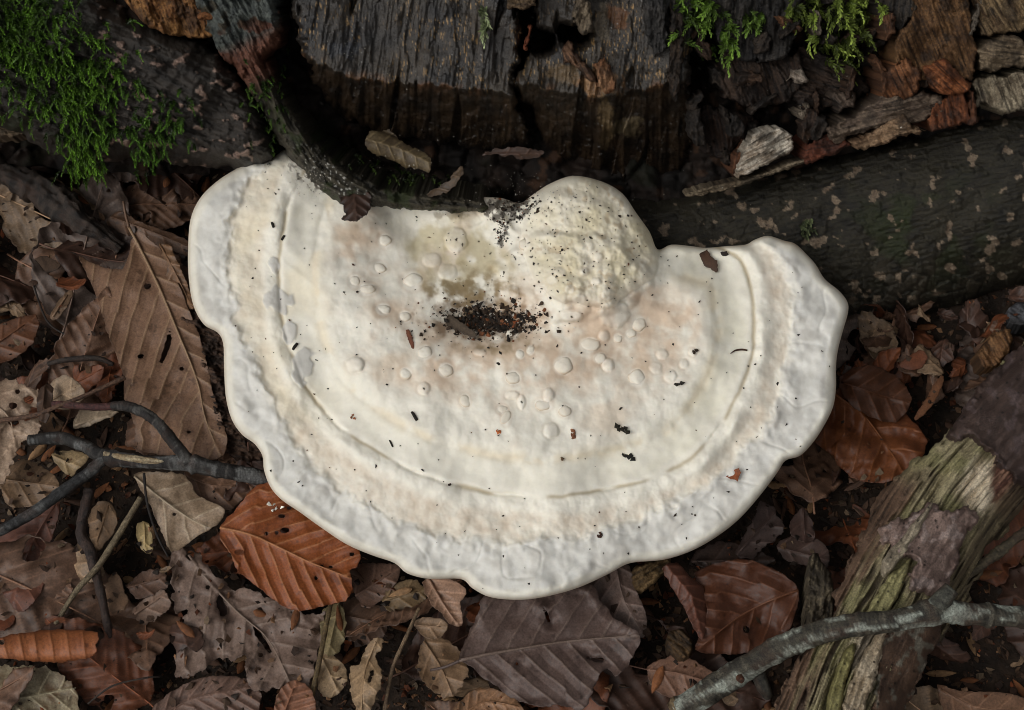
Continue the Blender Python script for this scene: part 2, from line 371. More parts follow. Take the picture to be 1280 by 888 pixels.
# --- two weathered wood blocks with a dark fissure between them
def block_h(eu, off, s):
    def h(u, v, d):
        ev = np.interp(u, eu[0], eu[1]) + 7 * fbm(u, v * 0, 14, 3, s)
        g = grain(u, v, 97, 40, 2.6, 4, s)
        low = np.maximum(0, v - ev)
        hh = off + 0.0006 * g * (1 - 0.75 * ss(low, 0, 8)) + 0.0010 * np.floor(1.8 * grain(u, v, 97, 170, 34, 3, s + 25)) + 0.0004 * fbm(u, v, 9, 3, s + 27) + 0.004 * fbm(u, v, 90, 3, s + 2) + 0.0010 * grain(u, v, 97, 120, 16, 3, s + 5) - 0.0005 * np.maximum(0, -(v - ev)) * 0.1
        hh = hh - 0.00042 * low - 0.002 * ss(low, 0, 6) + 0.0012 * fbm(u, v, 12, 3, s + 9) * ss(low, 0, 10)
        return hh - 0.005 * ss(grain(u, v, 97, 200, 26, 2, s + 14), 0.5, 0.6) + rnd(d, 9, 0.010)
    return h
def block_c(eu, s, tan=()):
    def c(u, v, d, h):
        ev = np.interp(u, eu[0], eu[1]) + 7 * fbm(u, v * 0, 14, 3, s)
        g = grain(u, v, 97, 40, 2.6, 4, s)
        k = mixc(full(u, lin(52, 49, 48)), lin(86, 76, 64), 0.5 + 1.0 * fbm(u, v, 60, 3, s + 1))
        k = mixc(k, lin(226, 182, 122), 0.85 * ss(grain(u, v, 97, 16, 2.0, 3, s + 3), 0.3, 0.55) * ss(fbm(u, v, 50, 3, s + 8), -0.25, 0.25))
        k = mixc(k, lin(26, 24, 24), 0.6 * ss(-g, 0.2, 0.55) * (1 - 0.7 * ss(v - ev, 0, 8)))
        lo = ss(v - ev, -2, 8); k = mixc(k, mixc(full(u, lin(44, 35, 27)), lin(78, 60, 42), 0.5 + fbm(u, v, 24, 4, s + 6)), lo)
        k = mixc(k, lin(150, 108, 76), gau(v - ev, 6) * ss(fbm(u, v, 26, 3, s + 4), 0.1, 0.4) * 0.7)
        for (tx, ty, rx, ry, col) in tan:
            m = ss(1.25 - np.hypot((u - tx) / rx, (v - ty) / ry) + 0.7 * fbm(u, v, 14, 3, s + 11), 0, 0.35); k = mixc(k, lin(*col), m * (0.75 + 0.4 * g))
        return mixc(k, lin(222, 220, 214), ss(noise(u / 2.4, v / 2.4, s + 50), 0.66, 0.8) * ss(fbm(u, v, 60, 2, s + 51), 0.1, 0.3) * 0.8)
    return c
e1 = ([350, 400, 440, 520, 640, 670], [60, 78, 98, 104, 116, 116])
S('wood_block', [(352, -320), (620, -320), (642, -80), (646, 0), (652, 60), (642, 108), (654, 150), (664, 176), (640, 186), (590, 184), (540, 176), (480, 168), (440, 152), (404, 120), (386, 84), (372, 40), (360, -60)],
  block_h(e1, 0.006, 100), block_c(e1, 100, [(430, 62, 22, 8, (72, 76, 84))]), 'wet_wood', step=1.3, rag=7, ragsc=18, skirt=0.05, label='weathered dark wood block with fine upright grain')  # blue-grey spot paints a wet reflection into the wood colour
e2 = ([630, 660, 700, 760, 800, 900], [100, 104, 116, 120, 112, 90])
S('wood_block', [(650, -320), (900, -320), (880, -60), (872, 20), (862, 90), (872, 150), (858, 205), (846, 240), (806, 252), (776, 236), (740, 214), (700, 196), (676, 176), (664, 140), (640, 106), (662, 70), (668, 20), (655, -60)],
  block_h(e2, 0.004, 140), block_c(e2, 140, [(748, 102, 26, 14, (202, 154, 108)), (706, 92, 20, 12, (150, 124, 90)), (758, 155, 8, 34, (142, 118, 84)), (784, 158, 16, 12, (140, 122, 92)), (752, 30, 9, 22, (150, 134, 110)), (772, 20, 12, 14, (150, 100, 62))]),
  'wet_wood', step=1.3, rag=6, ragsc=16, skirt=0.05, holes=[[(655, 28), (672, 38), (694, 44), (690, 62), (668, 66), (656, 58)], [(700, 30), (740, 42), (728, 58), (700, 52)]], label='dark wood block with a freshly broken tan patch')
for k_, (ol, cA, cB, dg, bs) in enumerate([
    ([(636, -12), (672, -16), (670, 8), (650, 14), (634, 10)], (92, 72, 52), (150, 124, 92), 5, 0.010),
    ([(654, 62), (662, 34), (666, 32), (664, 46), (658, 64)], (120, 60, 34), (176, 98, 60), 100, 0.008),
    ([(704, 58), (712, 50), (720, 66), (742, 92), (748, 104), (738, 104), (720, 84), (704, 76)], (90, 60, 42), (150, 112, 84), 60, 0.008),
    ([(742, 82), (756, 70), (766, 88), (770, 112), (758, 118), (748, 108)], (150, 100, 66), (204, 156, 116), 95, 0.009),
    ([(724, -20), (738, 10), (742, 40), (728, 48), (716, 20)], (100, 84, 68), (168, 150, 124), 100, 0.010),
    ([(806, -10), (832, 0), (836, 60), (818, 70), (806, 40)], (46, 44, 44), (84, 80, 76), 95, 0.010),
    ([(838, 10), (856, 20), (852, 100), (846, 130), (834, 100)], (44, 36, 30), (84, 66, 50), 95, 0.008)]):
    h, c = fibre(cA, cB, dg, 0.0012, 24, 4, bs, 5, 0.006, 200 + k_, 0.002)
    S('wood_fragment', ol, h, c, step=1.2, rag=4, ragsc=10, skirt=0.012, smooth=1, wet_dim=0.46)

# --- broken wood and bark edge on the east side
BR = (STU[0] - STU[1] * 0.012, STU[1])
_r = np.random.default_rng(77)
for k_ in range(64):                                               # loose splinters and crumbs of the rotten east side
    u_ = _r.uniform(850, 1225); v_ = _r.uniform(-30, 0.97 * (232 - 0.36 * (u_ - 900)) - 20)
    a_ = _r.normal(80, 40); l_ = _r.uniform(10, 30); w_ = _r.uniform(4, 12); q_ = np.linspace(0, 2 * math.pi, 7, endpoint=False) + _r.uniform(0, 1)
    c_, s_ = math.cos(math.radians(a_)), math.sin(math.radians(a_)); ol = [(u_ + x * c_ - y * s_, v_ + x * s_ + y * c_) for x, y in ((l_ * math.cos(t) * _r.uniform(.7, 1.2), w_ * math.sin(t) * _r.uniform(.6, 1.2)) for t in q_)]
    b_ = _r.choice([0, 1, 2, 3], p=[.46, .3, .16, .08]); cA, cB = [((40, 34, 30), (80, 66, 54)), ((60, 44, 34), (110, 80, 58)), ((96, 62, 40), (156, 106, 70)), ((116, 104, 90), (186, 170, 150))][b_]
    h, c = fibre(cA, cB, a_, 0.0014, 20, 3, _r.uniform(-0.012, 0.010), 4, 0.005, 600 + 3 * k_, 0.002)
    S('wood_fragment', ol, h, c, step=1.5, rag=4, ragsc=9, skirt=0.008, smooth=1, wet_dim=0.42)
for k_, (ol, cA, cB, dg, bs, lab) in enumerate([
    ([(880, -90), (960, -90), (1000, -40), (1002, 30), (985, 70), (940, 80), (900, 60), (884, 10)], (44, 42, 42), (82, 76, 70), 95, 0.004, None),
    ([(905, 60), (950, 72), (1000, 66), (1010, 100), (985, 128), (940, 140), (905, 120), (890, 90)], (46, 36, 30), (86, 66, 52), 70, -0.004, None),
    ([(1000, 60), (1060, 76), (1090, 110), (1062, 132), (1010, 140), (985, 120)], (48, 38, 32), (88, 68, 54), 20, -0.006, None),
    ([(880, 130), (920, 140), (950, 150), (930, 176), (905, 205), (880, 190), (870, 160)], (40, 30, 26), (76, 54, 40), 80, -0.012, None),
    ([(1085, -90), (1150, -90), (1150, 10), (1128, 40), (1095, 30)], (52, 48, 46), (96, 84, 70), 95, 0.008, None),
    ([(1125, -90), (1196, -90), (1212, 20), (1222, 64), (1216, 100), (1186, 112), (1150, 100), (1120, 84), (1118, 50), (1140, 20)], (88, 60, 36), (160, 118, 76), 70, 0.010, 'warm brown splintered wood'),
    ([(1196, -90), (1320, -90), (1310, 30), (1268, 40), (1226, 46), (1214, 0)], (98, 74, 50), (190, 160, 118), 60, 0.004, None),
    ([(1222, 62), (1240, 50), (1264, 42), (1284, 56), (1300, 78), (1262, 86), (1224, 92)], (112, 94, 74), (178, 156, 126), 8, 0.010, 'pale squared wood block'),
    ([(1300, 40), (1420, 20), (1440, 90), (1330, 110), (1296, 84)], (100, 80, 60), (166, 140, 110), 8, 0.004, None),
    ([(1216, 100), (1262, 92), (1330, 86), (1336, 124), (1284, 140), (1248, 142), (1236, 128), (1218, 136)], (140, 124, 102), (214, 198, 168), 70, 0.007, 'pale bleached wood plank end'),
    ([(1098, 100), (1122, 78), (1134, 74), (1152, 90), (1150, 122), (1120, 124), (1102, 120)], (124, 76, 44), (190, 128, 84), 65, 0.012, None),
    ([(1154, 84), (1178, 72), (1212, 100), (1212, 118), (1182, 118), (1158, 108)], (128, 70, 36), (196, 122, 74), 40, 0.013, None),
    ([(1034, 160), (1076, 140), (1104, 118), (1150, 112), (1182, 122), (1176, 144), (1130, 156), (1084, 164), (1052, 178), (1036, 176)], (108, 90, 76), (168, 146, 124), -14, 0.009, 'grey layered bark ledge'),
    ([(1172, 124), (1208, 112), (1214, 150), (1186, 160), (1164, 168), (1158, 150)], (110, 62, 38), (170, 104, 66), 80, 0.008, None),
    ([(1064, 178), (1088, 166), (1112, 148), (1130, 146), (1140, 158), (1160, 164), (1130, 172), (1100, 180), (1072, 190)], (140, 106, 78), (200, 166, 130), -10, 0.012, None),
    ([(1002, 196), (1010, 180), (1032, 166), (1050, 164), (1064, 182), (1040, 196), (1008, 205)], (96, 52, 36), (150, 84, 58), -12, 0.007, None),
    ([(1040, 116), (1070, 116), (1068, 134), (1048, 144)], (84, 70, 60), (130, 110, 94), 40, 0.004, None),
    ([(996, 144), (1008, 128), (1014, 126), (1016, 146), (1004, 150)], (136, 122, 104), (190, 172, 150), 80, 0.002, None),
    ([(982, 102), (990, 86), (1004, 84), (1010, 100), (1004, 106), (992, 100)], (150, 132, 116), (206, 190, 172), 30, 0.004, None),
    ([(1210, 112), (1220, 112), (1222, 152), (1212, 156)], (84, 50, 32), (130, 82, 54), 90, 0.011, None),
    ([(1100, 20), (1118, 16), (1120, 44), (1108, 50)], (96, 62, 40), (150, 104, 72), 90, 0.014, None),
    ([(930, 176), (918, 200), (914, 226), (920, 226), (924, 204), (936, 182)], (100, 62, 40), (150, 100, 68), 100, 0.000, None)]):
    h, c = fibre(cA, cB, dg, 0.0018, 36, 5, bs, 6, 0.008, 300 + 3 * k_, 0.004)
    S('wood_fragment', ol, h, c, step=1.3, rag=6, ragsc=16, skirt=0.025, label=lab, smooth=1, wet_dim=0.46)
h, c = fibre((150, 132, 112), (236, 226, 208), -28, 0.0012, 30, 4, 0.006, 6, 0.005, 71, 0.002)
S('wood_fragment', [(920, 224), (924, 206), (930, 186), (944, 168), (958, 162), (976, 160), (990, 170), (993, 186), (980, 196), (956, 206), (940, 216)], h, c, step=1.1, rag=3, ragsc=9, skirt=0.01, label='bleached white wood flake', smooth=1, wet_dim=0.66)
h, c = fibre((104, 88, 68), (176, 158, 130), -14, 0.0010, 50, 3, 0.004, 5, 0.005, 74, 0.001)
S('wood_fragment', [(856, 244), (880, 234), (920, 226), (960, 214), (1004, 198), (1006, 204), (960, 220), (920, 234), (870, 246)], h, c, step=1.1, rag=2, ragsc=9, skirt=0.008, label='thin pale torn bark strip', wet_dim=0.5)

# --- big bark-covered root on the east side
def bark_h(u, v, d):
    a, b, L = along(u, v, [(780, 300), (900, 310), (1060, 290), (1200, 245), (1330, 215), (1560, 150)])
    wid = np.interp(u, [780, 900, 1050, 1200, 1320, 1560], [50, 80, 125, 130, 120, 120])
    q = np.clip(np.abs(b) / wid, 0, 1); prof = np.sqrt(np.maximum(0, 1 - q * q)) - 1
    h = np.where(b < 0, 0.034, 0.030) * prof
    f1, f2, ci = worley(u + 6 * fbm(u, v, 20, 2, 4), v * 1.25, 17, 43)
    pl = ss(v - 0.1 * (1280 - u), 290, 380)
    h = h + (0.0022 * (ci - 0.5) - 0.0018 * gau(f2 - f1, 0.14)) * (0.08 + 0.9 * pl)
    h = h + 0.0007 * grain(u, v, -13, 20, 3, 4, 45) + 0.003 * fbm(u, v, 110, 3, 46) + 0.0007 * ss(fbm(u, v, 17, 4, 47), 0.30, 0.4)
    h = h - 0.004 * gau((v - 0.08 * u - 300) / 10, 1) * 0
    return h + rnd(d, 14, 0.008)
def bark_c(u, v, d, h):
    g = grain(u, v, -13, 16, 2.4, 4, 45) + 0.6 * fbm(u, v, 60, 3, 44)
    c = mixc(full(u, lin(46, 42, 34)), lin(74, 68, 52), 0.5 + 0.9 * g)
    c = mixc(c, lin(34, 32, 26), ss(-g, 0.2, 0.5) * 0.6)
    c = mixc(c, lin(58, 70, 26), 0.75 * ss(fbm(u, v, 60, 3, 49), 0.0, 0.3) * gau((u - 1150) / 90, 1) * gau((v - 285) / 55, 1))
    sp = fbm(u, v * 1.15, 24, 4, 47) + 0.14 * gau((u - 950) / 90, 1) * gau((v - 270) / 30, 1) + 0.10 * gau((v - 380) / 60, 1)
    c = mixc(c, mixc(full(u, lin(150, 128, 106)), lin(190, 168, 142), 0.5 + fbm(u, v, 9, 2, 51)), ss(sp + 0.08 * fbm(u, v, 6, 2, 52), 0.42, 0.47) * 0.95)
    f1, f2, ci = worley(u, v * 1.25, 17, 43)
    return mixc(c, lin(96, 86, 70), 0.5 * ss(ci, 0.75, 0.85) * ss(v, 310, 350))
S('bark', [(776, 244), (800, 250), (830, 250), (866, 245), (925, 232), (1010, 204), (1072, 188), (1110, 180), (1162, 168), (1216, 152), (1286, 138), (1420, 96), (1560, 60), (1560, 320), (1380, 345), (1285, 356), (1200, 392), (1120, 430), (1050, 446), (980, 430), (900, 390), (820, 340), (784, 300)],
  bark_h, bark_c, 'bark', plane=BR, step=1.5, rag=5, ragsc=22, skirt=0.05, label='dark bark-covered root flank with pale peeling spots')

# ================================================================ BRACKET FUNGUS
FOUT = [(357, 187), (338, 199), (314, 201), (294, 212), (271, 227), (250, 248), (238, 275), (235, 315), (236, 349), (242, 383), (255, 406), (272, 416), (279, 430), (280, 458), (282, 494), (289, 523),
        (302, 543), (318, 555), (328, 570), (330, 588), (338, 609), (352, 625), (374, 640), (399, 658), (432, 680), (464, 694), (493, 704), (509, 717), (537, 724), (576, 724), (591, 736), (614, 747),
        (652, 750), (687, 745), (725, 734), (762, 717), (788, 704), (829, 700), (864, 689), (896, 671), (924, 649), (949, 621), (971, 592), (982, 576), (1000, 570), (1015, 555), (1028, 536), (1041, 510),
        (1045, 485), (1045, 460), (1047, 440), (1053, 416), (1060, 391), (1059, 377), (1048, 363), (1031, 349), (1019, 330), (1008, 318), (994, 305), (980, 301), (960, 295), (943, 300), (932, 306),
        (907, 308), (882, 310), (865, 308), (839, 306), (822, 312), (812, 290), (795, 266), (778, 242), (752, 227), (717, 220), (689, 229), (668, 242), (650, 254), (628, 248), (600, 246), (560, 240), (500, 238), (452, 236), (412, 222), (376, 200)]
CA = [(380, 215), (352, 300), (350, 370), (362, 440), (395, 502), (440, 545), (500, 582), (560, 604), (620, 616), (700, 620), (790, 606), (850, 582), (898, 536), (928, 480), (942, 430), (940, 380), (930, 335), (905, 312), (840, 290), (760, 200), (600, 190), (450, 180)]
CB = [(340, 200), (296, 255), (288, 330), (296, 400), (330, 470), (362, 545), (405, 595), (460, 632), (540, 668), (620, 676), (700, 672), (770, 658), (850, 624), (920, 575), (965, 520), (985, 450), (990, 380), (978, 330), (945, 300), (840, 270), (760, 180), (600, 160), (450, 150)]
CAs, CBs = smooth_poly(CA, 3), smooth_poly(CB, 3)
NOD = [(516, 351, 13, 12, 1), (506, 396, 8, 8, 1), (531, 441, 10, 10, .8), (557, 463, 10, 10, 1), (641, 472, 10, 9, 1), (650, 443, 6, 7, 1), (663, 438, 5, 7, 1), (704, 457, 13, 13, .9), (737, 431, 14, 10, .9),
       (750, 448, 9, 8, .7), (760, 456, 8, 8, .6), (798, 405, 10, 11, 1), (789, 417, 7, 6, .9), (772, 423, 6, 7, .9), (755, 420, 7, 7, .6), (768, 393, 20, 18, .4), (796, 472, 11, 12, .8), (828, 443, 7, 7, .5),
       (581, 501, 7, 9, .9), (628, 512, 7, 6, .9), (632, 522, 6, 10, .9), (679, 506, 11, 8, .8), (686, 494, 7, 9, .6), (706, 514, 8, 8, .8), (689, 538, 9, 10, .5), (443, 352, 7, 9, 1), (459, 362, 11, 8, 1), (473, 335, 11, 8, 1),
       (481, 301, 9, 9, .8), (479, 387, 10, 8, 1), (444, 456, 11, 10, .6), (507, 467, 8, 8, .8), (530, 486, 8, 8, .5), (640, 494, 9, 5, .5), (652, 503, 5, 9, .5), (855, 455, 6, 6, .6), (866, 440, 5, 5, .6), (838, 470, 8, 8, .4),
       (820, 460, 8, 7, .4), (640, 418, 9, 7, .7), (622, 424, 7, 6, .8), (600, 440, 8, 5, .5), (560, 340, 12, 10, .35), (540, 325, 12, 9, .3), (570, 300, 14, 16, .5), (668, 388, 12, 8, .5), (715, 396, 14, 8, .5),
       (655, 306, 8, 9, .7), (690, 350, 7, 6, .6), (712, 362, 6, 6, .6), (730, 340, 6, 5, .6), (745, 352, 7, 5, .6), (748, 322, 6, 6, .5), (700, 340, 8, 6, .5), (760, 368, 8, 7, .5), (676, 362, 8, 7, .5), (724, 374, 9, 6, .5), (640, 366, 10, 9, .5)]
GREY = [(348, 374, 18, 15), (378, 458, 14, 21), (344, 330, 7, 12), (362, 415, 9, 12)]
def knob(u, v):
    r = np.hypot((u - 738) / 86, (v - 300) / 84); return r + 0.10 * fbm(u, v, 40, 2, 94) * ss(v, 280, 340)
def fung_h(u, v, d):
    A = sdf(u, v, CAs); B = sdf(u, v, CBs)
    wob = 6 * fbm(u, v, 50, 3, 3); A = A + wob * 0.5; B = B + wob + 8 * fbm(u, v, 22, 3, 33)
    an = np.arctan2(v - 400, u - 650); rr = np.hypot(u - 650, v - 400)
    h = 0.0065 * ss(d, 0, 230) + 0.0035 * fbm(u, v, 150, 2, 5) + 0.0012 * fbm(u, v, 55, 3, 55)
    rad = fbm(an * 9, rr / 55, 1.0, 3, 9)                                      # folds running out to the rim
    om = ss(d, -2, 14) * ss(-B, -14, 10)
    crease = -np.abs(fbm(u, v, 40, 3, 13)) + 0.18
    h = h + om * (0.0005 * rad + 0.0007 * fbm(u, v, 34, 2, 14) + 0.00022 * fbm(u, v, 15, 2, 19) - 0.0003 * gau(fbm(u, v, 80, 2, 13), 0.06))
    h = h + 0.0006 * ss(-B, -4, 5) + 0.0009 * gau(B + 6, 9) * (0.3 + 1.2 * fbm(u, v, 20, 2, 15))           # puckered edge of the grey rim zone
    bz = ss(B, -4, 8) * ss(-A, -8, 4)
    h = h + bz * (0.00022 * fbm(u, v, 10, 3, 16) + 0.0005 * fbm(u, v, 30, 2, 46) - 0.0004)
    h = h + (0.0013 + 0.0009 * ss(u, 760, 900)) * gau(A + 13, 10) * (0.75 + 0.9 * fbm(u, v, 60, 2, 88)) - 0.0009 * gau(A, 2.6) * ss(fbm(u, v, 120, 2, 89), -0.3, 0.2) - (0.0011 + 0.0008 * ss(u, 700, 880)) * gau(A - 26, 20) + 0.0007 * gau(A - 62, 18) - 0.0004 * gau(A - 44, 5)
    inner = ss(A, 20, 60)
    h = h + inner * (0.0008 * fbm(u, v, 42, 2, 17) + 0.00012 * fbm(u, v, 9, 2, 18))
    h = h - 0.0095 * np.exp(-(((u - 612) / 66) ** 2 + ((v - 402) / 27) ** 2) ** 1.3) - 0.004 * np.exp(-((u - 590) / 90) ** 2 - ((v - 325) / 60) ** 2)
    h = h - 0.0035 * np.exp(-((u - 520) / 60) ** 2 - ((v - 285) / 30) ** 2)
    r = knob(u, v); dome = np.sqrt(np.maximum(0, 1 - np.minimum(r, 1) ** 2))
    f1, f2, ci = worley(u, v, 15, 91)
    r2 = np.hypot((u - 715) / 104, (v - 346) / 58) + 0.16 * fbm(u, v, 34, 2, 95)
    h = h + 0.0105 * dome ** 1.15 + 0.0035 * ss(1.5 - r, 0, 0.7) + 0.0022 * ss(1.0 - r2, 0, 0.16) + 0.0007 * (0.55 - f1) * ss(1.0 - r2, 0, 0.2) + ss(1.25 - r, 0, 0.4) * (0.0010 * (0.6 - f1) * ss(v, 270, 330) + 0.0007 * fbm(u, v, 12, 3, 92)) 
    h = h + 0.003 * np.exp(-((u - 715) / 85) ** 2 - ((v - 378) / 24) ** 2)
    h = h + 0.004 * ss(fbm(u, v, 30, 2, 93), -0.2, 0.3) * np.exp(-((u - 630) / 40) ** 2 - ((v - 262) / 25) ** 2)
    for (x, y, a, b, k) in NOD:
        if k >= 0.7: continue
        m = (np.abs(u - x) < a * 1.8) & (np.abs(v - y) < b * 1.8)
        q = np.hypot((u[m] - x) / a, (v[m] - y) / b) + 0.12 * noise(u[m] / 7, v[m] / 7, int(x))
        h[m] = h[m] + k * (0.00019 + 0.0001 * ((x * 7 + y * 3) % 10) / 10) * (a + b) / 2 * np.where(q < 1, np.sqrt(np.maximum(0, 1 - q ** 2.2)), 0) * 1.0 - 0.0001 * k * gau(q - 1.15, 0.16)
    h = h + 0.0012 * np.exp(-((u - 946) / 13) ** 2 - ((v - 438) / 6) ** 2)
    for (x, y, a, b) in GREY: h = h + 0.0005 * ss(1.1 - np.hypot((u - x) / a, (v - y) / b) + 0.5 * fbm(u, v, 16, 2, 96), 0, 0.25)
    w = 12.0 + 6 * fbm(u, v, 60, 2, 66); q = 1 - np.minimum(d / w, 1)
    h = h - 0.0060 * (1 - np.sqrt(np.maximum(0, 1 - q * q))) + 0.0004 * gau(d - 20, 12) * ss(fbm(u, v, 80, 2, 67), -0.2, 0.3)
    return h
def fung_c(u, v, d, h):
    A = sdf(u, v, CAs) + 3 * fbm(u, v, 50, 3, 3); B = sdf(u, v, CBs) + 6 * fbm(u, v, 50, 3, 3) + 8 * fbm(u, v, 22, 3, 33)
    n1 = fbm(u, v, 45, 4, 201); n2 = fbm(u, v, 16, 4, 202); n3 = fbm(u, v, 90, 3, 203)
    c = full(u, lin(236, 231, 217))
    c = mixc(c, lin(222, 217, 196), ss(A, 4, 14) * ss(70 - A, 0, 30) * (0.45 + 0.5 * n1) * (0.35 + 0.65 * ss(u, 700, 880)))        # olive-cream band
    c = mixc(c, lin(226, 210, 180), 0.55 * gau(A - 46, 7) * ss(n1 + 0.2, 0, 0.4))
    beige = ss(B, -6, 12) * ss(-A, 14, 30)
    c = mixc(c, lin(212, 197, 177), beige * (0.52 + 0.5 * n2 + 0.4 * n1))
    c = mixc(c, lin(230, 220, 196), beige * ss(400 - u, 0, 60) * 0.4)
    grey = ss(-B, -6, 8)
    c = mixc(c, mixc(full(u, lin(204, 201, 193)), lin(222, 220, 213), 0.5 + 0.9 * n2), grey * 0.95)
    c = mixc(c, lin(190, 185, 176), grey * ss(n1, 0.15, 0.5) * 0.5)
    c = mixc(c, lin(232, 226, 208), ss(16 - d, 0, 10) * 0.6)
    c = mixc(c, lin(196, 176, 148), ss(5 - d, 0, 5) * 0.5)
    inner = ss(A, 40, 80)
    pk = np.exp(-((u - 640) / 190) ** 2 - ((v - 430) / 85) ** 2) + 0.8 * np.exp(-((u - 440) / 50) ** 2 - ((v - 300) / 50) ** 2) + 0.7 * np.exp(-((u - 830) / 60) ** 2 - ((v - 400) / 70) ** 2)
    c = mixc(c, lin(207, 183, 158), inner * ss(pk * (0.85 + 1.0 * n1 + 0.4 * n2), 0.12, 1.05) * 0.85)
    c = mixc(c, lin(206, 184, 158), 0.5 * inner * ss(n3, 0.15, 0.5)); c = mixc(c, lin(228, 214, 182), 0.5 * ss(n3, -0.2, 0.3) * ss(440 - u, 0, 90) * ss(d, 40, 80))
    ol = np.exp(-((u - 575) / 75) ** 2 - ((v - 320) / 62) ** 2)
    c = mixc(c, lin(198, 184, 144), ss(ol * (1 + 1.1 * n1 + 0.5 * n2), 0.3, 1.0) * 0.7)
    kn = ss(1.1 - knob(u, v), 0, 0.35)
    c = mixc(c, mixc(full(u, lin(212, 200, 166)), lin(228, 220, 200), 0.5 + n1 + 0.5 * n2), kn * 0.85)
    c = mixc(c, lin(184, 160, 120), kn * ss(n2, 0.25, 0.55) * 0.5)
    ring = gau(A, 2.4) * 0.75; c = mixc(c, lin(176, 160, 128), ring * ss(fbm(u, v, 70, 2, 8) + 0.35, 0, 0.3))
    for (x, y, a, b) in GREY: c = mixc(c, lin(200, 197, 190), ss(1.1 - np.hypot((u - x) / a, (v - y) / b) + 0.5 * fbm(u, v, 16, 2, 96), 0, 0.2) * 0.9)
    for (x, y, a, b, k) in NOD:
        m = (np.abs(u - x) < a * 2.2) & (np.abs(v - y) < b * 2.2); q = np.hypot((u[m] - x) / a, (v[m] - y) / b)
        c[m] = mixc(mixc(c[m], lin(238, 230, 216), 0.75 * min(1, k) * ss(1.1 - q, 0, 0.3)), lin(186, 156, 126), 0.22 * k * gau(q - 1.2, 0.22))
    sm = np.exp(-((u - 600) / 88) ** 2 - ((v - 396) / 40) ** 2)                   # soil smeared round the pit
    c = mixc(c, lin(128, 100, 72), ss(sm * (0.9 + 1.2 * n2), 0.3, 0.95) * 0.7)
    c = mixc(c, lin(112, 98, 58), 0.6 * ss(np.exp(-((u - 585) / 50) ** 2 - ((v - 362) / 18) ** 2) * (1 + n2), 0.4, 0.9))
    dz = np.exp(-((u - 590) / 66) ** 2 - ((v - 362) / 34) ** 2) + 0.7 * np.exp(-((u - 625) / 80) ** 2 - ((v - 432) / 14) ** 2)
    c = mixc(c, lin(146, 126, 94), 0.7 * ss(dz * (0.8 + 1.3 * n2 + 0.6 * n1), 0.25, 1.0)); c = mixc(c, lin(120, 100, 66), 0.5 * ss(np.exp(-((u - 560) / 40) ** 2 - ((v - 268) / 16) ** 2) * (0.7 + 1.4 * n2), 0.3, 0.9))
    pit = ss(1.1 - np.hypot((u - 610) / 52, (v - 402 - 0.06 * (u - 612)) / 15) + 0.9 * fbm(u, v, 16, 5, 205, 0.65), 0, 0.5)
    c = mixc(c, mixc(full(u, lin(30, 25, 20)), lin(62, 50, 38), 0.5 + n2), pit)
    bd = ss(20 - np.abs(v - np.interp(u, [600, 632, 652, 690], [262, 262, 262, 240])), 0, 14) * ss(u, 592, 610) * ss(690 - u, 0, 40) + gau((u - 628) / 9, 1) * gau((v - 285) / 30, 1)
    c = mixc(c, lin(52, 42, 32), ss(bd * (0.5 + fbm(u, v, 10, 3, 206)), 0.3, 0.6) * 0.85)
    st = ss(0.45 - np.abs((u - 385) * 0.8 - (v - 214)) / 60, 0, 0.3) * ss(fbm(u, v, 7, 3, 208), 0.05, 0.2) * ss(v, 195, 215) * ss(245 - v, 0, 12)
    c = mixc(c, lin(60, 48, 38), st * 0.9)
    c = mixc(c, lin(190, 164, 132), 0.6 * ss(14 - d, 0, 14) * ss(320 - v, 0, 20) * ss(u, 960, 1000))
    return c
_fc = unproj(np.array(640.0), np.array(300.0), FUN)
fungus = empty('bracket_fungus', (_fc[0], _fc[1], _fc[2] - 0.02), 'large cream-white fan-shaped bracket fungus with grey rim and knobbly centre', 'fungus')
relief('cap', FOUT, FUN, fung_h, fung_c, 'fungus_flesh', fungus, step=1.3, skirt=0.0055, inset=2.0, rag=0.0, smooth=4)
def und_c(u, v, d, h): return mixc(full(u, lin(214, 204, 180)), lin(196, 182, 150), 0.5 + fbm(u, v, 30, 3, 3))
relief('pore_surface', FOUT, FUN, lambda u, v, d: -0.0105 - 0.012 * ss(d, 0, 200) + 0.001 * fbm(u, v, 60, 2, 5), und_c, 'fungus_flesh', fungus, step=5, skirt=0.0, offset=3)
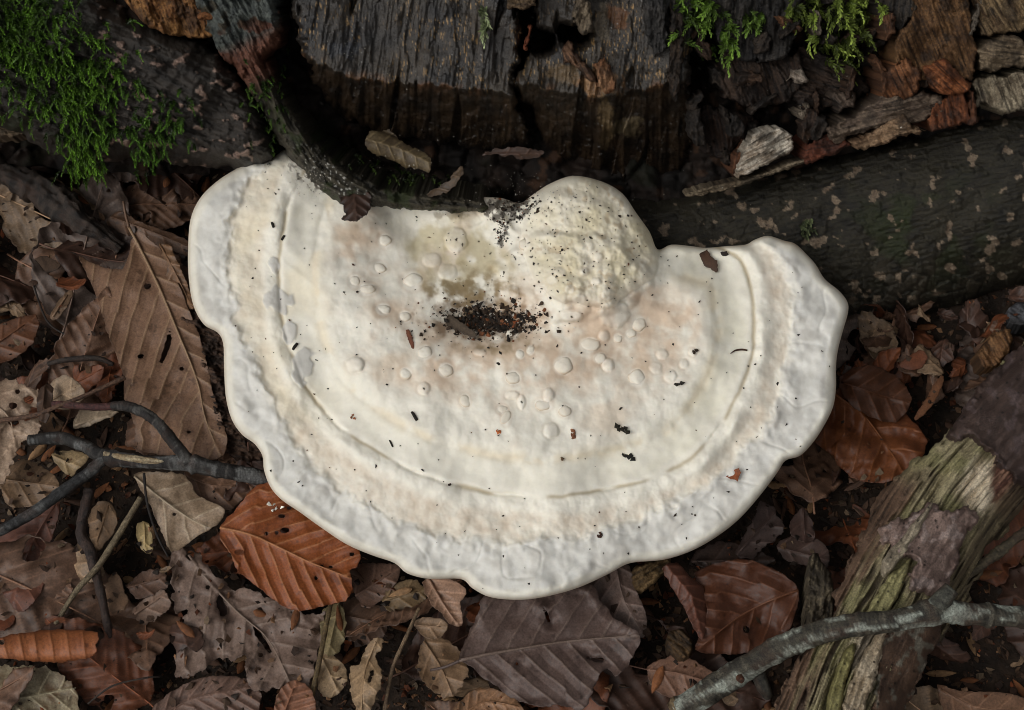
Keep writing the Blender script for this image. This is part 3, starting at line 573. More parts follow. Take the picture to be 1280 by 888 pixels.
# ================================================================ LEAVES
LEAF_TONE = 0.68     # overall scale on the leaf colours
def leaf_fns(mid, col, vein=26, vang=48, pleat=0.0007, lump=0.0016, cup=0.0, blotch=0.35, seed=0, col2=None, veinc=None, curl=0.0, wid=80, spots=0.5, ridge=0.00035, roll=None, amp2=0.0):
    col = np.asarray(lin(*col)) * LEAF_TONE; pleat = pleat * 0.5; ridge = ridge * 0.8; col2 = col * 0.55 if col2 is None else np.asarray(lin(*col2)) * LEAF_TONE; vc = col * 1.5 if veinc is None else np.asarray(lin(*veinc)) * LEAF_TONE
    ct = 1 / math.tan(math.radians(vang)); sn = math.sin(math.radians(vang))
    def ph(u, v):
        if mid is None: return np.zeros(u.shape), np.full(u.shape, 99.0), np.full(u.shape, 9.0)
        a, b, L = along(u, v, mid); ab = np.abs(b)
        p = (a - ab * ct * (0.85 + 0.0022 * ab)) / vein + np.where(b > 0, 0.0, 0.42) + 0.06 * noise(a / 30, b / 30, seed)
        return p, b, np.abs(p - np.round(p)) * vein * sn
    def h(u, v, d):
        p, b, vd = ph(u, v)
        x = lump * fbm(u, v, 70, 2, seed) + 0.12 * lump * fbm(u, v, 22, 2, seed + 4) + amp2 * fbm(u, v, 40, 2, seed + 8)
        if mid is not None:
            f = p - np.floor(p); x = x + pleat * (np.abs(f - 0.5) * 2 - 0.5) * ss(np.abs(b), 0, 14) + ridge * gau(vd, 1.5) + ridge * 1.6 * gau(b, 2.4) + cup * (np.abs(b) / wid) ** 2
        if roll is not None: x = x + roll(u, v)
        return x + curl * ss(16 - d, 0, 16) * fbm(u, v, 45, 2, seed + 6)
    def c(u, v, d, hh):
        p, b, vd = ph(u, v)
        n1 = fbm(u, v, 40, 5, seed + 11, 0.62); n2 = fbm(u, v, 9, 3, seed + 12); f1, f2, ci = worley(u + 2 * n2, v, 5.0, seed + 17)
        k = mixc(full(u, col), col2, blotch * (0.5 + 1.7 * n1) + 0.22 * n2); k = mixc(k, col2 * 0.8, 0.3 * gau(f2 - f1, 0.14)); k = mixc(k, col2 * 0.45, 0.55 * ss(fbm(u, v, 50, 5, seed + 18, 0.65), 0.38, 0.5))
        k = mixc(k, vc, 0.75 * gau(vd, 0.9) + 0.5 * gau(b, 1.6)) if mid is not None else k
        f1, f2, ci = worley(u, v, 26, seed + 13)
        k = mixc(k, col2 * 0.35, spots * ss(0.10 + 0.06 * n2 - f1, 0, 0.05) * ss(ci, 0.45, 0.55))
        return mixc(k, col2 * 0.6, 0.45 * ss(5 - d, 0, 5))
    return h, c
def leaf(label, outline, z, col, mid=None, tilt=(0, 0), name='beech_leaf', cat='leaf', holes=(), rag=1.5, stalk=None, step=1.4, group=None, ragsc=9, midr=1.6, **k):
    o = np.asarray(outline, float); cu, cv = o.mean(0)
    pl = zplane(cu, cv, z, *tilt); h, c = leaf_fns(mid, col, **k)
    e = empty(name, unproj(np.array(cu), np.array(cv), pl), label, cat, group)
    b = relief('blade', outline, pl, h, c, 'leaf', e, step=step, rag=rag, ragsc=ragsc, holes=holes, skirt=0.00035, smooth=2, seed=k.get('seed', 0))
    if mid is not None and midr > 0:
        m = smooth_poly(mid, 5, False); hh = h(m[:, 0], m[:, 1], np.full(len(m), 30.0))
        m3 = unproj(m[:, 0], m[:, 1], pl, hh + 0.00008); r = np.linspace(midr, midr * 0.35, len(m)) * PX
        vc = np.asarray(lin(*k['veinc'])) * LEAF_TONE * 0.9 if k.get('veinc') else np.asarray(lin(*col)) * LEAF_TONE
        put('midrib', *tube_data(m3[::2], r[::2], len(m3), 6, lambda s, a, t: full(s, vc), 0.1), 'leaf', b)
    if stalk is not None:
        p3 = pxpath(stalk); put('stalk', *tube_data(p3, np.linspace(1.7, 2.2, len(p3)) * PX, 16, 6, lambda s, a, t: full(s, np.asarray(lin(*col)) * 0.45), 0.1), 'leaf', e)
    return e

leaf('long tan-brown pleated beech leaf with curved stalk beside the forked twig',
     [(164, 300), (162, 316), (155, 334), (148, 337), (126, 333), (99, 321), (104, 334), (122, 374), (133, 413), (149, 453), (155, 475), (155, 500), (169, 532), (173, 562), (228, 572), (272, 574), (284, 555), (278, 525), (266, 490), (260, 460), (249, 420), (237, 390), (221, 350), (205, 318), (190, 302), (174, 288)],
     0.020, (146, 112, 88), [(161, 284), (180, 320), (202, 366), (223, 417), (238, 453), (249, 485), (256, 521), (270, 557)], tilt=(0.10, 0.02), vein=34, vang=40, pleat=0.0016, lump=0.002,
     veinc=(178, 146, 114), holes=[(176, 445, 4, 3), (185, 358, 4.5, 4), (227, 461, 2.5, 2.5), (236, 540, 3, 2), [(212, 412), (214, 425), (206, 450), (200, 452), (206, 432)]], stalk=[(154, 252, .026), (157, 268, .024), (161, 284, .0225)], seed=1, blotch=0.3, midr=2.2, col2=(104, 76, 58))
leaf('dark brown leaf lobe behind the stalk of the long pleated leaf', [(132, 277), (150, 264), (172, 276), (205, 288), (236, 302), (234, 320), (214, 312), (196, 306), (176, 300), (145, 288)], 0.010, (120, 90, 70), [(140, 272), (185, 288), (234, 308)], tilt=(0, 0.1), seed=2, holes=[(183, 298, 3, 3)])
leaf('crumpled narrow brown leaf wedged against the white rim above the wood chunk', [(198, 304), (212, 308), (226, 335), (236, 362), (246, 388), (224, 380), (208, 352), (208, 330)], 0.022, (134, 100, 72), [(200, 306), (216, 335), (240, 384)], tilt=(0.1, 0.2), lump=0.004, pleat=0.002, vein=14, seed=3, rag=4)
leaf('glossy orange-brown beech leaf with holes tucked under the fungus rim',
     [(276, 657), (291, 641), (311, 616), (326, 605), (350, 606), (385, 636), (425, 664), (450, 690), (446, 708), (437, 714), (441, 736), (431, 751), (403, 758), (375, 764), (352, 757), (330, 740), (311, 725), (294, 710), (289, 693), (276, 676)],
     0.024, (160, 88, 44), [(275, 660), (312, 668), (348, 684), (390, 704), (437, 722)], tilt=(-0.02, 0.10), vein=24, vang=42, pleat=0.0013, lump=0.0022, veinc=(196, 132, 86), col2=(124, 62, 30), seed=4,
     holes=[(356, 663, 5.5, 3.5), (333, 667, 2.4, 2.2), (346, 666, 2, 2.4), (352, 645, 5, 2.5), (361, 635, 3.5, 2), (299, 690, 6, 3), (402, 708, 2.5, 2), (412, 709, 4, 1.6), (395, 723, 2, 2.5), (440, 693, 4, 1.8)], midr=1.8, blotch=0.3)
leaf('pale tan curled leaf below the forked twig', [(167, 594), (195, 590), (232, 594), (244, 616), (262, 627), (282, 637), (270, 657), (244, 672), (236, 680), (214, 690), (204, 669), (195, 650), (184, 624)], 0.021, (170, 146, 120),
     [(168, 596), (205, 626), (240, 650), (262, 660)], tilt=(0.02, 0.05), vein=30, pleat=0.001, lump=0.003, seed=5, col2=(130, 104, 80), holes=[(218, 643, 2, 2)], veinc=(196, 176, 148))
leaf('mid brown leaf under the twig fork and the pale tan leaf', [(230, 590), (275, 586), (318, 598), (320, 606), (289, 637), (270, 633), (255, 624), (238, 612)], 0.015, (138, 104, 82), [(232, 594), (270, 608), (318, 602)], seed=6, pleat=0.001, vein=22)
leaf('brown leaf piece between the forked twig and the fungus rim', [(272, 578), (283, 556), (300, 543), (322, 552), (334, 575), (318, 590), (290, 590)], 0.016, (142, 108, 86), [(278, 580), (302, 566), (330, 560)], seed=7, pleat=0.0008)
leaf('large grey-brown torn leaf with ragged lobes below the orange leaf',
     [(214, 688), (240, 684), (259, 706), (276, 725), (292, 738), (311, 736), (337, 748), (360, 759), (390, 770), (407, 764), (401, 800), (394, 830), (386, 856), (367, 852), (341, 864), (311, 860), (307, 845), (306, 819), (289, 826), (270, 822), (259, 834), (240, 845), (221, 847), (221, 819), (225, 785), (236, 759), (222, 768), (216, 748), (214, 717)],
     0.014, (140, 116, 102), [(236, 694), (262, 728), (300, 768), (336, 800), (362, 852)], tilt=(0, -0.03), vein=30, vang=52, pleat=0.0012, lump=0.0028, seed=8, rag=5, ragsc=12, col2=(104, 84, 74), veinc=(150, 128, 112),
     holes=[(238, 694, 5, 6), [(275, 742), (281, 752), (284, 768), (276, 770), (270, 752)], (260, 734, 3, 2.5), [(318, 782), (326, 790), (332, 802), (340, 814), (336, 816), (326, 804), (318, 792)], (326, 819, 3, 3), (390, 828, 2, 2)], curl=0.003)
def rollcyl(y0, r, k=0.0008):
    return lambda u, v: k * 0 + 0.00026 * (np.sqrt(np.maximum(0, r * r - np.clip(v - y0(u), -r, r) ** 2)) - r)
leaf('rolled-up orange leaf tube lying by the thin dark twig', [(-30, 812), (-10, 802), (11, 794), (38, 790), (75, 787), (122, 790), (120, 806), (117, 820), (75, 828), (38, 826), (-10, 822), (-30, 820)], 0.024, (176, 106, 62), [(-30, 788), (40, 785), (122, 786)], vein=20, vang=80,
     pleat=0.0006, lump=0.0008, seed=9, roll=rollcyl(lambda u: 809 - 0.02 * u, 21), midr=0, veinc=(176, 110, 68), col2=(120, 62, 34), holes=[(2, 803, 4, 3)])
leaf('pale mottled cream and brown leaf below the rolled orange leaf', [(-40, 838), (0, 832), (30, 833), (60, 836), (88, 852), (97, 878), (90, 915), (20, 930), (-40, 920)], 0.014, (176, 164, 134), [(-30, 880), (30, 872), (95, 860)], seed=10, col2=(112, 88, 62), blotch=0.75, lump=0.003, rag=5, holes=[(78, 841, 3, 3)])
leaf('flat brown leaf with straight veins under the grey-brown torn leaf', [(180, 900), (210, 868), (240, 851), (270, 845), (307, 848), (326, 864), (324, 884), (300, 915), (190, 930)], 0.010, (122, 94, 80), [(188, 905), (240, 874), (322, 858)], vein=18, vang=38, seed=11, pleat=0.001)
leaf('dark reddish folded leaf at the end of the forked twig', [(-20, 700), (10, 660), (38, 640), (75, 627), (68, 661), (60, 691), (56, 729), (41, 755), (22, 766), (2, 740), (-20, 735)], 0.013, (116, 74, 58), [(70, 630), (40, 680), (15, 755)], tilt=(0.25, 0.1), seed=12, lump=0.004, pleat=0.001)
leaf('orange-brown leaf scrap under the dark reddish folded leaf', [(-20, 735), (8, 740), (20, 764), (14, 782), (-5, 790), (-20, 780)], 0.008, (130, 72, 44), None, seed=13, tilt=(0.2, 0))
leaf('bleached tan leaf full of holes above the forked twig end', [(-25, 485), (-8, 478), (15, 474), (28, 481), (48, 489), (50, 505), (36, 515), (48, 525), (51, 540), (36, 552), (22, 560), (12, 590), (-5, 610), (-25, 600)], 0.022, (184, 158, 134), [(-20, 500), (10, 520), (20, 560)], seed=14, rag=5,
     holes=[(36, 500, 6, 5), (16, 507, 5, 5), (17, 527, 7, 6), (33, 522, 6, 4), (22, 490, 3, 3)], lump=0.004, col2=(136, 106, 84), curl=0.003)
leaf('tan leaf under the lower branch of the forked twig', [(5, 590), (30, 574), (60, 588), (74, 604), (66, 626), (30, 634), (5, 628)], 0.012, (150, 120, 92), [(6, 600), (40, 604), (72, 608)], seed=15, pleat=0.001)
leaf('pale yellowish-tan leaf in the crook of the forked twig', [(64, 568), (90, 563), (112, 571), (98, 586), (90, 596), (76, 586)], 0.017, (172, 146, 108), [(66, 570), (90, 580)], seed=16)
leaf('pale pointed leaf between the two upper twig branches', [(92, 536), (100, 512), (130, 510), (148, 515), (122, 528)], 0.019, (186, 164, 138), [(94, 532), (146, 515)], seed=17, pleat=0.0005)
leaf('curved tan leaf standing against the reddish twig tip', [(60, 484), (82, 468), (106, 488), (98, 506), (72, 512)], 0.023, (168, 142, 114), [(64, 500), (100, 482)], seed=18, tilt=(0.3, 0.3), lump=0.004)
leaf('small dark brown leaf hanging below the reddish twig tip', [(48, 490), (58, 480), (66, 486), (64, 510), (56, 530), (46, 518)], 0.026, (84, 62, 48), [(56, 484), (52, 524)], seed=19, tilt=(0.4, 0), lump=0.003)
leaf('brown rounded leaf scrap beneath the bleached holed leaf', [(50, 522), (62, 514), (78, 530), (72, 541), (54, 540)], 0.016, (140, 106, 78), None, seed=20)
leaf('small yellow-cream leaf standing on the soil beside the dark twig', [(169, 660), (178, 652), (186, 656), (191, 675), (189, 692), (176, 688)], 0.016, (190, 164, 112), [(180, 654), (182, 690)], seed=21, tilt=(0, 0.3))
leaf('dull brown scalloped leaf piece next to the torn grey-brown leaf', [(166, 765), (178, 752), (185, 745), (205, 738), (213, 758), (196, 774), (180, 781)], 0.010, (138, 110, 92), [(168, 768), (206, 744)], seed=22, rag=4)
leaf('dark brown leaf piece above the scalloped one', [(158, 732), (185, 712), (205, 714), (209, 736), (185, 746), (170, 748)], 0.009, (112, 84, 68), [(160, 735), (205, 722)], seed=23, rag=3)
leaf('ragged tan leaf scrap beside the lower end of the dark twig', [(131, 735), (143, 714), (155, 735), (159, 752), (150, 765), (135, 762)], 0.012, (142, 110, 84), None, seed=24, rag=4)
leaf('pale upright leaf scrap between the dark twig and the soil', [(110, 650), (122, 628), (140, 630), (146, 655), (134, 676), (118, 690)], 0.011, (150, 118, 88), [(136, 632), (118, 686)], seed=25, tilt=(0.3, 0.1))
leaf('large purple-brown leaf with wavy torn margin below the fungus',
     [(574, 823), (583, 797), (598, 765), (607, 740), (640, 722), (727, 730), (740, 729), (750, 750), (761, 761), (765, 772), (799, 791), (797, 810), (786, 830), (769, 847), (759, 834), (748, 847), (739, 870), (727, 888), (712, 885), (697, 881), (679, 883), (660, 881), (637, 870), (622, 859), (604, 847), (585, 831)],
     0.022, (112, 92, 84), [(574, 826), (610, 818), (650, 811), (700, 803), (750, 798), (794, 795)], tilt=(0.0, 0.0), vein=30, vang=50, pleat=0.0013, lump=0.0022, seed=26, rag=2.5, ragsc=12, col2=(80, 62, 56), veinc=(132, 112, 100),
     holes=[[(725, 817), (738, 822), (754, 822), (752, 828), (738, 826)], [(678, 756), (686, 770), (688, 780), (682, 772)], (646, 830, 2, 2)], stalk=[(538, 838, .018), (556, 834, .0205), (575, 826, .0222)], curl=0.003, midr=2.4)
leaf('smooth grey-brown leaf behind the purple-brown leaf', [(731, 731), (757, 712), (787, 706), (795, 739), (809, 769), (804, 797), (780, 787), (757, 765), (746, 750)], 0.016, (134, 112, 102), [(770, 708), (780, 750), (804, 792)], seed=27, vein=24, pleat=0.0007)
leaf('curled pinkish-tan leaf with a sharp midrib just under the rim', [(528, 728), (545, 722), (562, 724), (578, 732), (583, 742), (575, 752), (578, 770), (577, 782), (562, 780), (550, 765), (538, 755)], 0.024, (172, 136, 112), [(536, 724), (552, 752), (570, 778)], seed=28, tilt=(0.25, 0.15), lump=0.004, cup=0.004, wid=25, midr=2.0, vein=16)
leaf('tan leaf scrap below the curled pinkish leaf', [(516, 778), (535, 771), (556, 776), (559, 787), (545, 799), (528, 794)], 0.021, (158, 128, 100), [(520, 782), (556, 784)], seed=29, lump=0.003)
leaf('ragged tan-brown leaf at the stalk of the purple-brown leaf', [(521, 832), (530, 800), (545, 793), (570, 808), (580, 824), (587, 836), (578, 858), (562, 872), (545, 868), (527, 848)], 0.017, (146, 116, 88), [(530, 802), (552, 836), (566, 870)], seed=30, rag=4, lump=0.0035)
leaf('olive-tan leaf piece close under the fungus rim', [(478, 748), (490, 730), (515, 724), (532, 735), (530, 752), (505, 767), (483, 762)], 0.014, (132, 108, 78), [(482, 750), (528, 738)], seed=31, rag=3)
leaf('dusky brown leaf between the orange leaf and the rim', [(440, 712), (460, 704), (495, 706), (500, 716), (488, 740), (462, 760), (445, 748)], 0.013, (128, 98, 82), [(444, 745), (496, 712)], seed=32, rag=2)
leaf('dark brown leaf with pale edge beneath the dusky leaf', [(430, 748), (462, 752), (482, 764), (484, 790), (462, 806), (436, 800), (428, 776)], 0.008, (110, 84, 68), [(432, 770), (482, 780)], seed=33, rag=3)
leaf('torn pale tan leaf standing on edge by the thin straw stalk', [(437, 835), (450, 832), (458, 806), (476, 797), (479, 808), (468, 822), (477, 838), (475, 858), (461, 890), (445, 888), (438, 858)], 0.020, (172, 142, 108), [(470, 802), (456, 840), (452, 888)], seed=34, tilt=(0.35, 0), lump=0.005, holes=[[(464, 838), (467, 842), (462, 856), (460, 852)]], rag=3)
leaf('orange-tan leaf with fanned veins below the ragged tan-brown leaf', [(560, 905), (580, 872), (600, 860), (628, 864), (648, 877), (655, 905)], 0.015, (156, 116, 84), [(572, 900), (605, 878), (650, 884)], seed=35, vein=14)
leaf('narrow curled red-brown leaf next to the large dark leaf', [(828, 710), (846, 703), (862, 720), (879, 735), (885, 757), (883, 785), (878, 799), (868, 786), (854, 757), (838, 730)], 0.026, (112, 70, 54), [(834, 708), (864, 744), (878, 797)], seed=36, tilt=(-0.3, 0.0), lump=0.002, cup=-0.005, wid=24, midr=0, vein=16)  # own red-brown, darkened further for the dim right side
leaf('large glossy dark red-brown leaf above the lichen-covered stick', [(868, 716), (905, 702), (931, 699), (961, 708), (987, 723), (999, 740), (996, 762), (988, 785), (970, 805), (931, 817), (890, 817), (868, 812), (878, 790), (884, 765), (878, 740)], 0.021, (96, 56, 36),
     [(998, 738), (960, 752), (920, 774), (872, 812)], vein=30, vang=44, pleat=0.0013, lump=0.004, seed=37, holes=[(933, 787, 4, 5)], col2=(70, 40, 26), veinc=(122, 78, 54), midr=1.8, tilt=(0, 0.08))
leaf('flat brown leaf tucked below the end of the lichen-covered stick', [(808, 836), (830, 823), (850, 818), (880, 833), (899, 850), (885, 866), (850, 874), (820, 864)], 0.015, (136, 100, 80), [(812, 838), (850, 842), (896, 856)], seed=38)
leaf('mauve-brown ragged leaf under the fungus and over the dark soil', [(920, 692), (935, 660), (948, 633), (957, 628), (975, 648), (980, 665), (960, 680), (940, 697)], 0.012, (94, 76, 70), [(926, 688), (952, 660), (970, 640)], seed=39, rag=4)  # mauve leaves here: colours lowered to carry the shade beside the fungus
leaf('broad dull mauve leaf piece touching the rotten splinter', [(970, 682), (990, 670), (1020, 673), (1037, 690), (1032, 714), (1005, 706), (985, 702)], 0.013, (88, 68, 60), [(972, 684), (1034, 700)], seed=40, rag=2)
leaf('small upright mauve-brown leaf lobe above the dull mauve piece', [(986, 656), (1003, 634), (1016, 655), (1017, 677), (995, 674)], 0.015, (86, 64, 56), [(1004, 636), (1006, 674)], seed=41, rag=2)
leaf('dull brown leaf lying in shade between rim and mauve leaf', [(862, 700), (900, 676), (940, 686), (968, 700), (940, 712), (900, 714)], 0.009, (86, 68, 60), [(866, 702), (962, 700)], seed=42, rag=3)
leaf('folded orange-brown leaf beside the fungus rim and the rotten branch', [(1018, 551), (1033, 530), (1042, 491), (1071, 472), (1105, 485), (1137, 523), (1159, 551), (1142, 587), (1105, 604), (1063, 596), (1037, 566)], 0.018, (126, 74, 42),
     [(1040, 490), (1080, 520), (1110, 560), (1130, 592)], vein=34, vang=50, pleat=0.0022, lump=0.005, seed=43, col2=(92, 48, 28), veinc=(150, 92, 54), amp2=0.003, tilt=(0.0, 0.05))
leaf('dark orange leaf overlapping the folded one near the bark root', [(1050, 470), (1085, 456), (1120, 470), (1140, 500), (1120, 528), (1085, 520), (1056, 498)], 0.022, (92, 56, 36), [(1052, 478), (1095, 492), (1138, 504)], seed=44, vein=22, pleat=0.0014, lump=0.004, tilt=(-0.1, 0.1))
leaf('thin orange leaf sliver pointing at the rotten branch', [(1143, 522), (1160, 494), (1176, 468), (1179, 480), (1164, 508), (1148, 524)], 0.017, (138, 92, 62), None, seed=45, name='leaf_sliver')
leaf('reddish leaf flake on dark soil below the bark root', [(1124, 456), (1148, 438), (1160, 446), (1152, 460), (1134, 462)], 0.015, (136, 80, 52), None, seed=46, name='leaf_sliver', tilt=(0.2, 0.2))
leaf('broad tan-brown leaf under the outer end of the lichen stick', [(1172, 856), (1200, 864), (1256, 866), (1290, 880), (1280, 915), (1200, 920), (1180, 890)], 0.012, (140, 104, 80), [(1176, 862), (1220, 884), (1286, 890)], seed=47)
leaf('pale greenish-tan leaf along the thin stalk', [(402, 766), (425, 753), (432, 775), (430, 800), (416, 822), (405, 815)], 0.012, (164, 146, 106), [(424, 756), (410, 816)], seed=48, rag=3)
leaf('pale tan leaf flap under the greenish leaf', [(397, 832), (405, 815), (420, 822), (434, 838), (430, 860), (412, 873), (398, 862)], 0.013, (174, 146, 112), [(402, 822), (424, 866)], seed=49)
leaf('small reddish-tan fan-shaped leaf at the foot of the torn grey-brown leaf', [(342, 892), (350, 862), (370, 850), (390, 864), (393, 892), (350, 905)], 0.016, (150, 102, 76), [(352, 898), (370, 854)], seed=50, vein=12)
leaf('dark orange leaf half hidden beside the mossy root', [(-25, 425), (0, 405), (45, 393), (46, 418), (30, 440), (0, 455), (-25, 450)], 0.010, (112, 72, 48), [(-20, 440), (40, 400)], seed=51)
leaf('pale narrow curled leaf on the dark soil by the dark root', [(62, 398), (70, 380), (90, 360), (88, 376), (72, 398)], 0.014, (136, 108, 84), [(66, 396), (88, 364)], seed=52, tilt=(0.2, 0))
leaf('brown leaf piece on the soil beside the dark root', [(40, 326), (58, 320), (76, 332), (58, 342), (44, 338)], 0.010, (104, 82, 66), None, seed=53)

# ---- leaves caught on the stump
def stump_leaf(label, outline, hoff, col, mid, slope, **k):
    cu, cv = np.asarray(outline, float).mean(0)
    p = unproj(np.array(cu), np.array(cv), STU, hoff); n = np.array([-slope[0], -slope[1], 1.0]); n /= np.linalg.norm(n)
    h, c = leaf_fns(mid, col, **k); e = empty('beech_leaf', p, label, 'leaf')
    relief('blade', outline, (p, n), h, c, 'leaf', e, step=1.1, rag=3.0, ragsc=10, skirt=0.0004, smooth=2); return e
stump_leaf('curled olive-tan leaf lodged in the dark hollow of the stump', [(457, 176), (462, 165), (474, 163), (490, 164), (500, 174), (514, 184), (528, 190), (538, 196), (539, 206), (535, 216), (524, 211), (508, 210), (488, 200), (472, 194), (460, 186)], 0.006, (112, 96, 68), [(458, 174), (500, 186), (538, 204)], (0, 0.6), seed=60, roll=rollcyl(lambda u: 178 + 0.42 * (u - 470), 17), vein=18, col2=(70, 56, 40), blotch=0.6)
stump_leaf('small arched brown leaf below the curled olive one', [(530, 242), (545, 236), (562, 224), (578, 208), (576, 224), (560, 240), (540, 246)], 0.009, (98, 78, 58), [(532, 243), (576, 212)], (0.2, 0.6), seed=61)
stump_leaf('dark brown leaf tongue hanging from the ridge root onto the fungus', [(420, 236), (440, 228), (460, 236), (463, 254), (457, 268), (446, 278), (436, 277), (428, 274), (431, 268), (426, 250)], 0.012, (66, 46, 36), [(442, 230), (446, 278)], (0.25, 0.1), seed=62, lump=0.003, vein=12, pleat=0.001)
stump_leaf('thin arched brown leaf edge above the pale knob', [(604, 194), (620, 186), (650, 184), (680, 190), (672, 197), (650, 200), (640, 196), (620, 194)], -0.004, (74, 52, 40), [(606, 194), (678, 192)], (0, 0.7), seed=63)

# ---- plain litter: shared leaf shapes scattered on the soil
def proto_leaf(i):
    r = np.random.default_rng(100 + i); L = 270; wd = r.uniform(62, 84); t = np.linspace(0, 1, 22)
    w = wd * np.sin(math.pi * t ** 0.85) ** 0.8 * (1 - 0.25 * t)
    top = np.stack([t * L, w + 3 * np.sin(t * 40)], 1); bot = np.stack([t * L, -w - 3 * np.sin(t * 40 + 1)], 1)[::-1][1:-1]
    o = np.vstack([top, bot]); holes = []
    for k in range(r.integers(1, 4)):
        x, y = r.uniform(40, L - 20), r.choice([-1, 1]) * r.uniform(30, wd); s = r.uniform(12, 34)
        holes.append([(x + s * math.cos(q) * r.uniform(.5, 1.2), y + s * math.sin(q) * r.uniform(.5, 1.2)) for q in np.linspace(0, 2 * math.pi, 8, endpoint=False)])
    for k in range(4): holes.append((r.uniform(40, L - 40), r.uniform(-40, 40), r.uniform(2, 4), r.uniform(2, 4)))
    h, c = leaf_fns([(0, 0), (L * .5, 4), (L, 0)], (150, 150, 150), vein=27, vang=45, pleat=0.0012, lump=0.003, seed=700 + 20 * i, col2=(96, 92, 88), veinc=(184, 180, 176), curl=0.003)
    k1, k2, tw = r.uniform(-1, 1) * 9, r.uniform(-1, 1) * 16, r.uniform(-8, 8)
    def pr(u, v, hh):
        x = (u - L / 2) * PX; y = v * PX; z = hh + k1 * x * x * 0.6 + k2 * y * y * 0.9 + tw * x * y
        return np.stack([x, y, z], -1)
    v, f, cc = relief_data(o, pr, h, c, step=3.0, rag=3, ragsc=18, holes=holes, skirt=0.0003, smooth=1, seed=i)
    me = make_mesh('blade', v, f, cc, 'leaf')
    m = smooth_poly([(-24, 3), (0, 0), (L * .5, 4), (L * 0.97, 0)], 6, False); hh = h(m[:, 0], m[:, 1], np.full(len(m), 30.0))
    tv, tf, tc = tube_data(pr(m[:, 0], m[:, 1], hh + 0.0001)[::2], np.linspace(1.9, 0.7, len(m))[::2] * PX, 14, 5, lambda s, a, t: full(s, lin(170, 166, 162)), 0.1)
    return me, make_mesh('midrib', tv, tf, tc, 'leaf')
PROTO = [proto_leaf(i) for i in range(9)]
def proto_frag(i):
    r = np.random.default_rng(300 + i); n = 9; q = np.linspace(0, 2 * math.pi, n, endpoint=False)
    R = r.uniform(16, 34, n); o = np.stack([R * np.cos(q) * r.uniform(0.8, 1.6), R * np.sin(q)], 1)
    h, c = leaf_fns([(-50, r.uniform(-20, 20)), (50, r.uniform(-20, 20))], (150, 150, 150), vein=20, pleat=0.0007, lump=0.0025, seed=900 + 20 * i, col2=(92, 90, 88), veinc=(180, 176, 172))
    k1, k2 = r.uniform(-50, 50), r.uniform(-50, 50)
    def pr(u, v, hh): x = u * PX; y = v * PX; return np.stack([x, y, hh + k1 * x * x + k2 * y * y], -1)
    v, f, cc = relief_data(o, pr, h, c, step=2.2, rag=5, ragsc=14, skirt=0.0003, smooth=1, seed=i + 3)
    return make_mesh('leaf_fragment', v, f, cc, 'leaf')
FRAG = [proto_frag(i) for i in range(8)]
TONE = [('dull mid-brown', lin(132, 100, 80)), ('dark brown', lin(92, 66, 54)), ('russet-brown', lin(132, 78, 50)), ('faded tan', lin(164, 136, 108)), ('grey-brown', lin(120, 102, 92))]
def rgba(c): c = np.asarray(c) / 0.31; return (float(c[0]), float(c[1]), float(c[2]), 1.0)
def litter_spot():
    while True:
        x, y = rng.uniform(-0.34, 0.34), rng.uniform(-0.26, 0.13)
        if y < 0.055 or abs(x) > 0.13: return x, y
MARK = [('the forked twig', 110, 580), ('the long pleated leaf', 190, 400), ('the mossy root', 60, 230), ('the rolled orange leaf', 60, 820), ('the orange-brown holed leaf', 340, 720), ('the grey-brown torn leaf', 300, 820), ('the torn standing leaf', 460, 850),
        ('the purple-brown leaf', 680, 850), ('the glossy dark red-brown leaf', 930, 790), ('the rotten branch', 1080, 680), ('the folded orange-brown leaf', 1090, 550), ('the bark root', 1180, 440), ('the outer end of the lichen stick', 1230, 830), ('the white fungus rim', 560, 740), ('the mauve leaf pieces', 960, 660)]
MW = np.array([unproj(np.array(float(u)), np.array(float(v)), GROUND)[:2] for _, u, v in MARK])
def near(x, y): return MARK[int(np.argmin(np.hypot(MW[:, 0] - x, MW[:, 1] - y)))][0]
LITTER = []
for i in range(170):
    x, y = litter_spot(); me, mr = PROTO[i % 9]; tone = TONE[int(rng.choice(5, p=[.32, .26, .16, .1, .16]))]
    z = rng.uniform(0.001, 0.011); s = rng.uniform(0.55, 1.0); big = 'broad' if s > 0.8 else 'smallish'; pl = near(x, y)
    e = empty('beech_leaf', (x, y, z), f'{big} {tone[0]} litter leaf half covered beside {pl}', 'leaf', f'{big} {tone[0]} litter leaves beside {pl}')
    e.rotation_euler = (rng.normal(0, 0.34), rng.normal(0, 0.34), rng.uniform(0, 6.28)); e.scale = (s, s, s); LITTER.append(e)
    b = bpy.data.objects.new('blade', me); m = bpy.data.objects.new('midrib', mr)
    b.parent = e; m.parent = b
    for o in (b, m): C.objects.link(o); o.color = rgba(tone[1] * rng.uniform(0.7, 1.15))
for i in range(375):
    x, y = litter_spot() if i < 330 else unproj(np.array(rng.uniform(1060, 1290)), np.array(rng.uniform(405, 500)), GROUND)[:2]; tone = TONE[int(rng.choice(5, p=[.28, .24, .2, .18, .1]))]; pl = near(x, y)
    o = bpy.data.objects.new('leaf_fragment', FRAG[i % 8]); C.objects.link(o); o.location = (x, y, rng.uniform(0.004, 0.017)); LITTER.append(o)
    o.rotation_euler = (rng.normal(0, 0.6), rng.normal(0, 0.6), rng.uniform(0, 6.28)); s = rng.uniform(0.35, 1.2); o.scale = (s, s * rng.uniform(.6, 1), s); o.color = rgba(tone[1] * rng.uniform(0.7, 1.2))
    big = 'larger' if s > 0.75 else 'tiny'
    tag(o, f'{big} {tone[0]} broken leaf piece beside {pl}', 'leaf', f'{big} {tone[0]} leaf pieces beside {pl}')
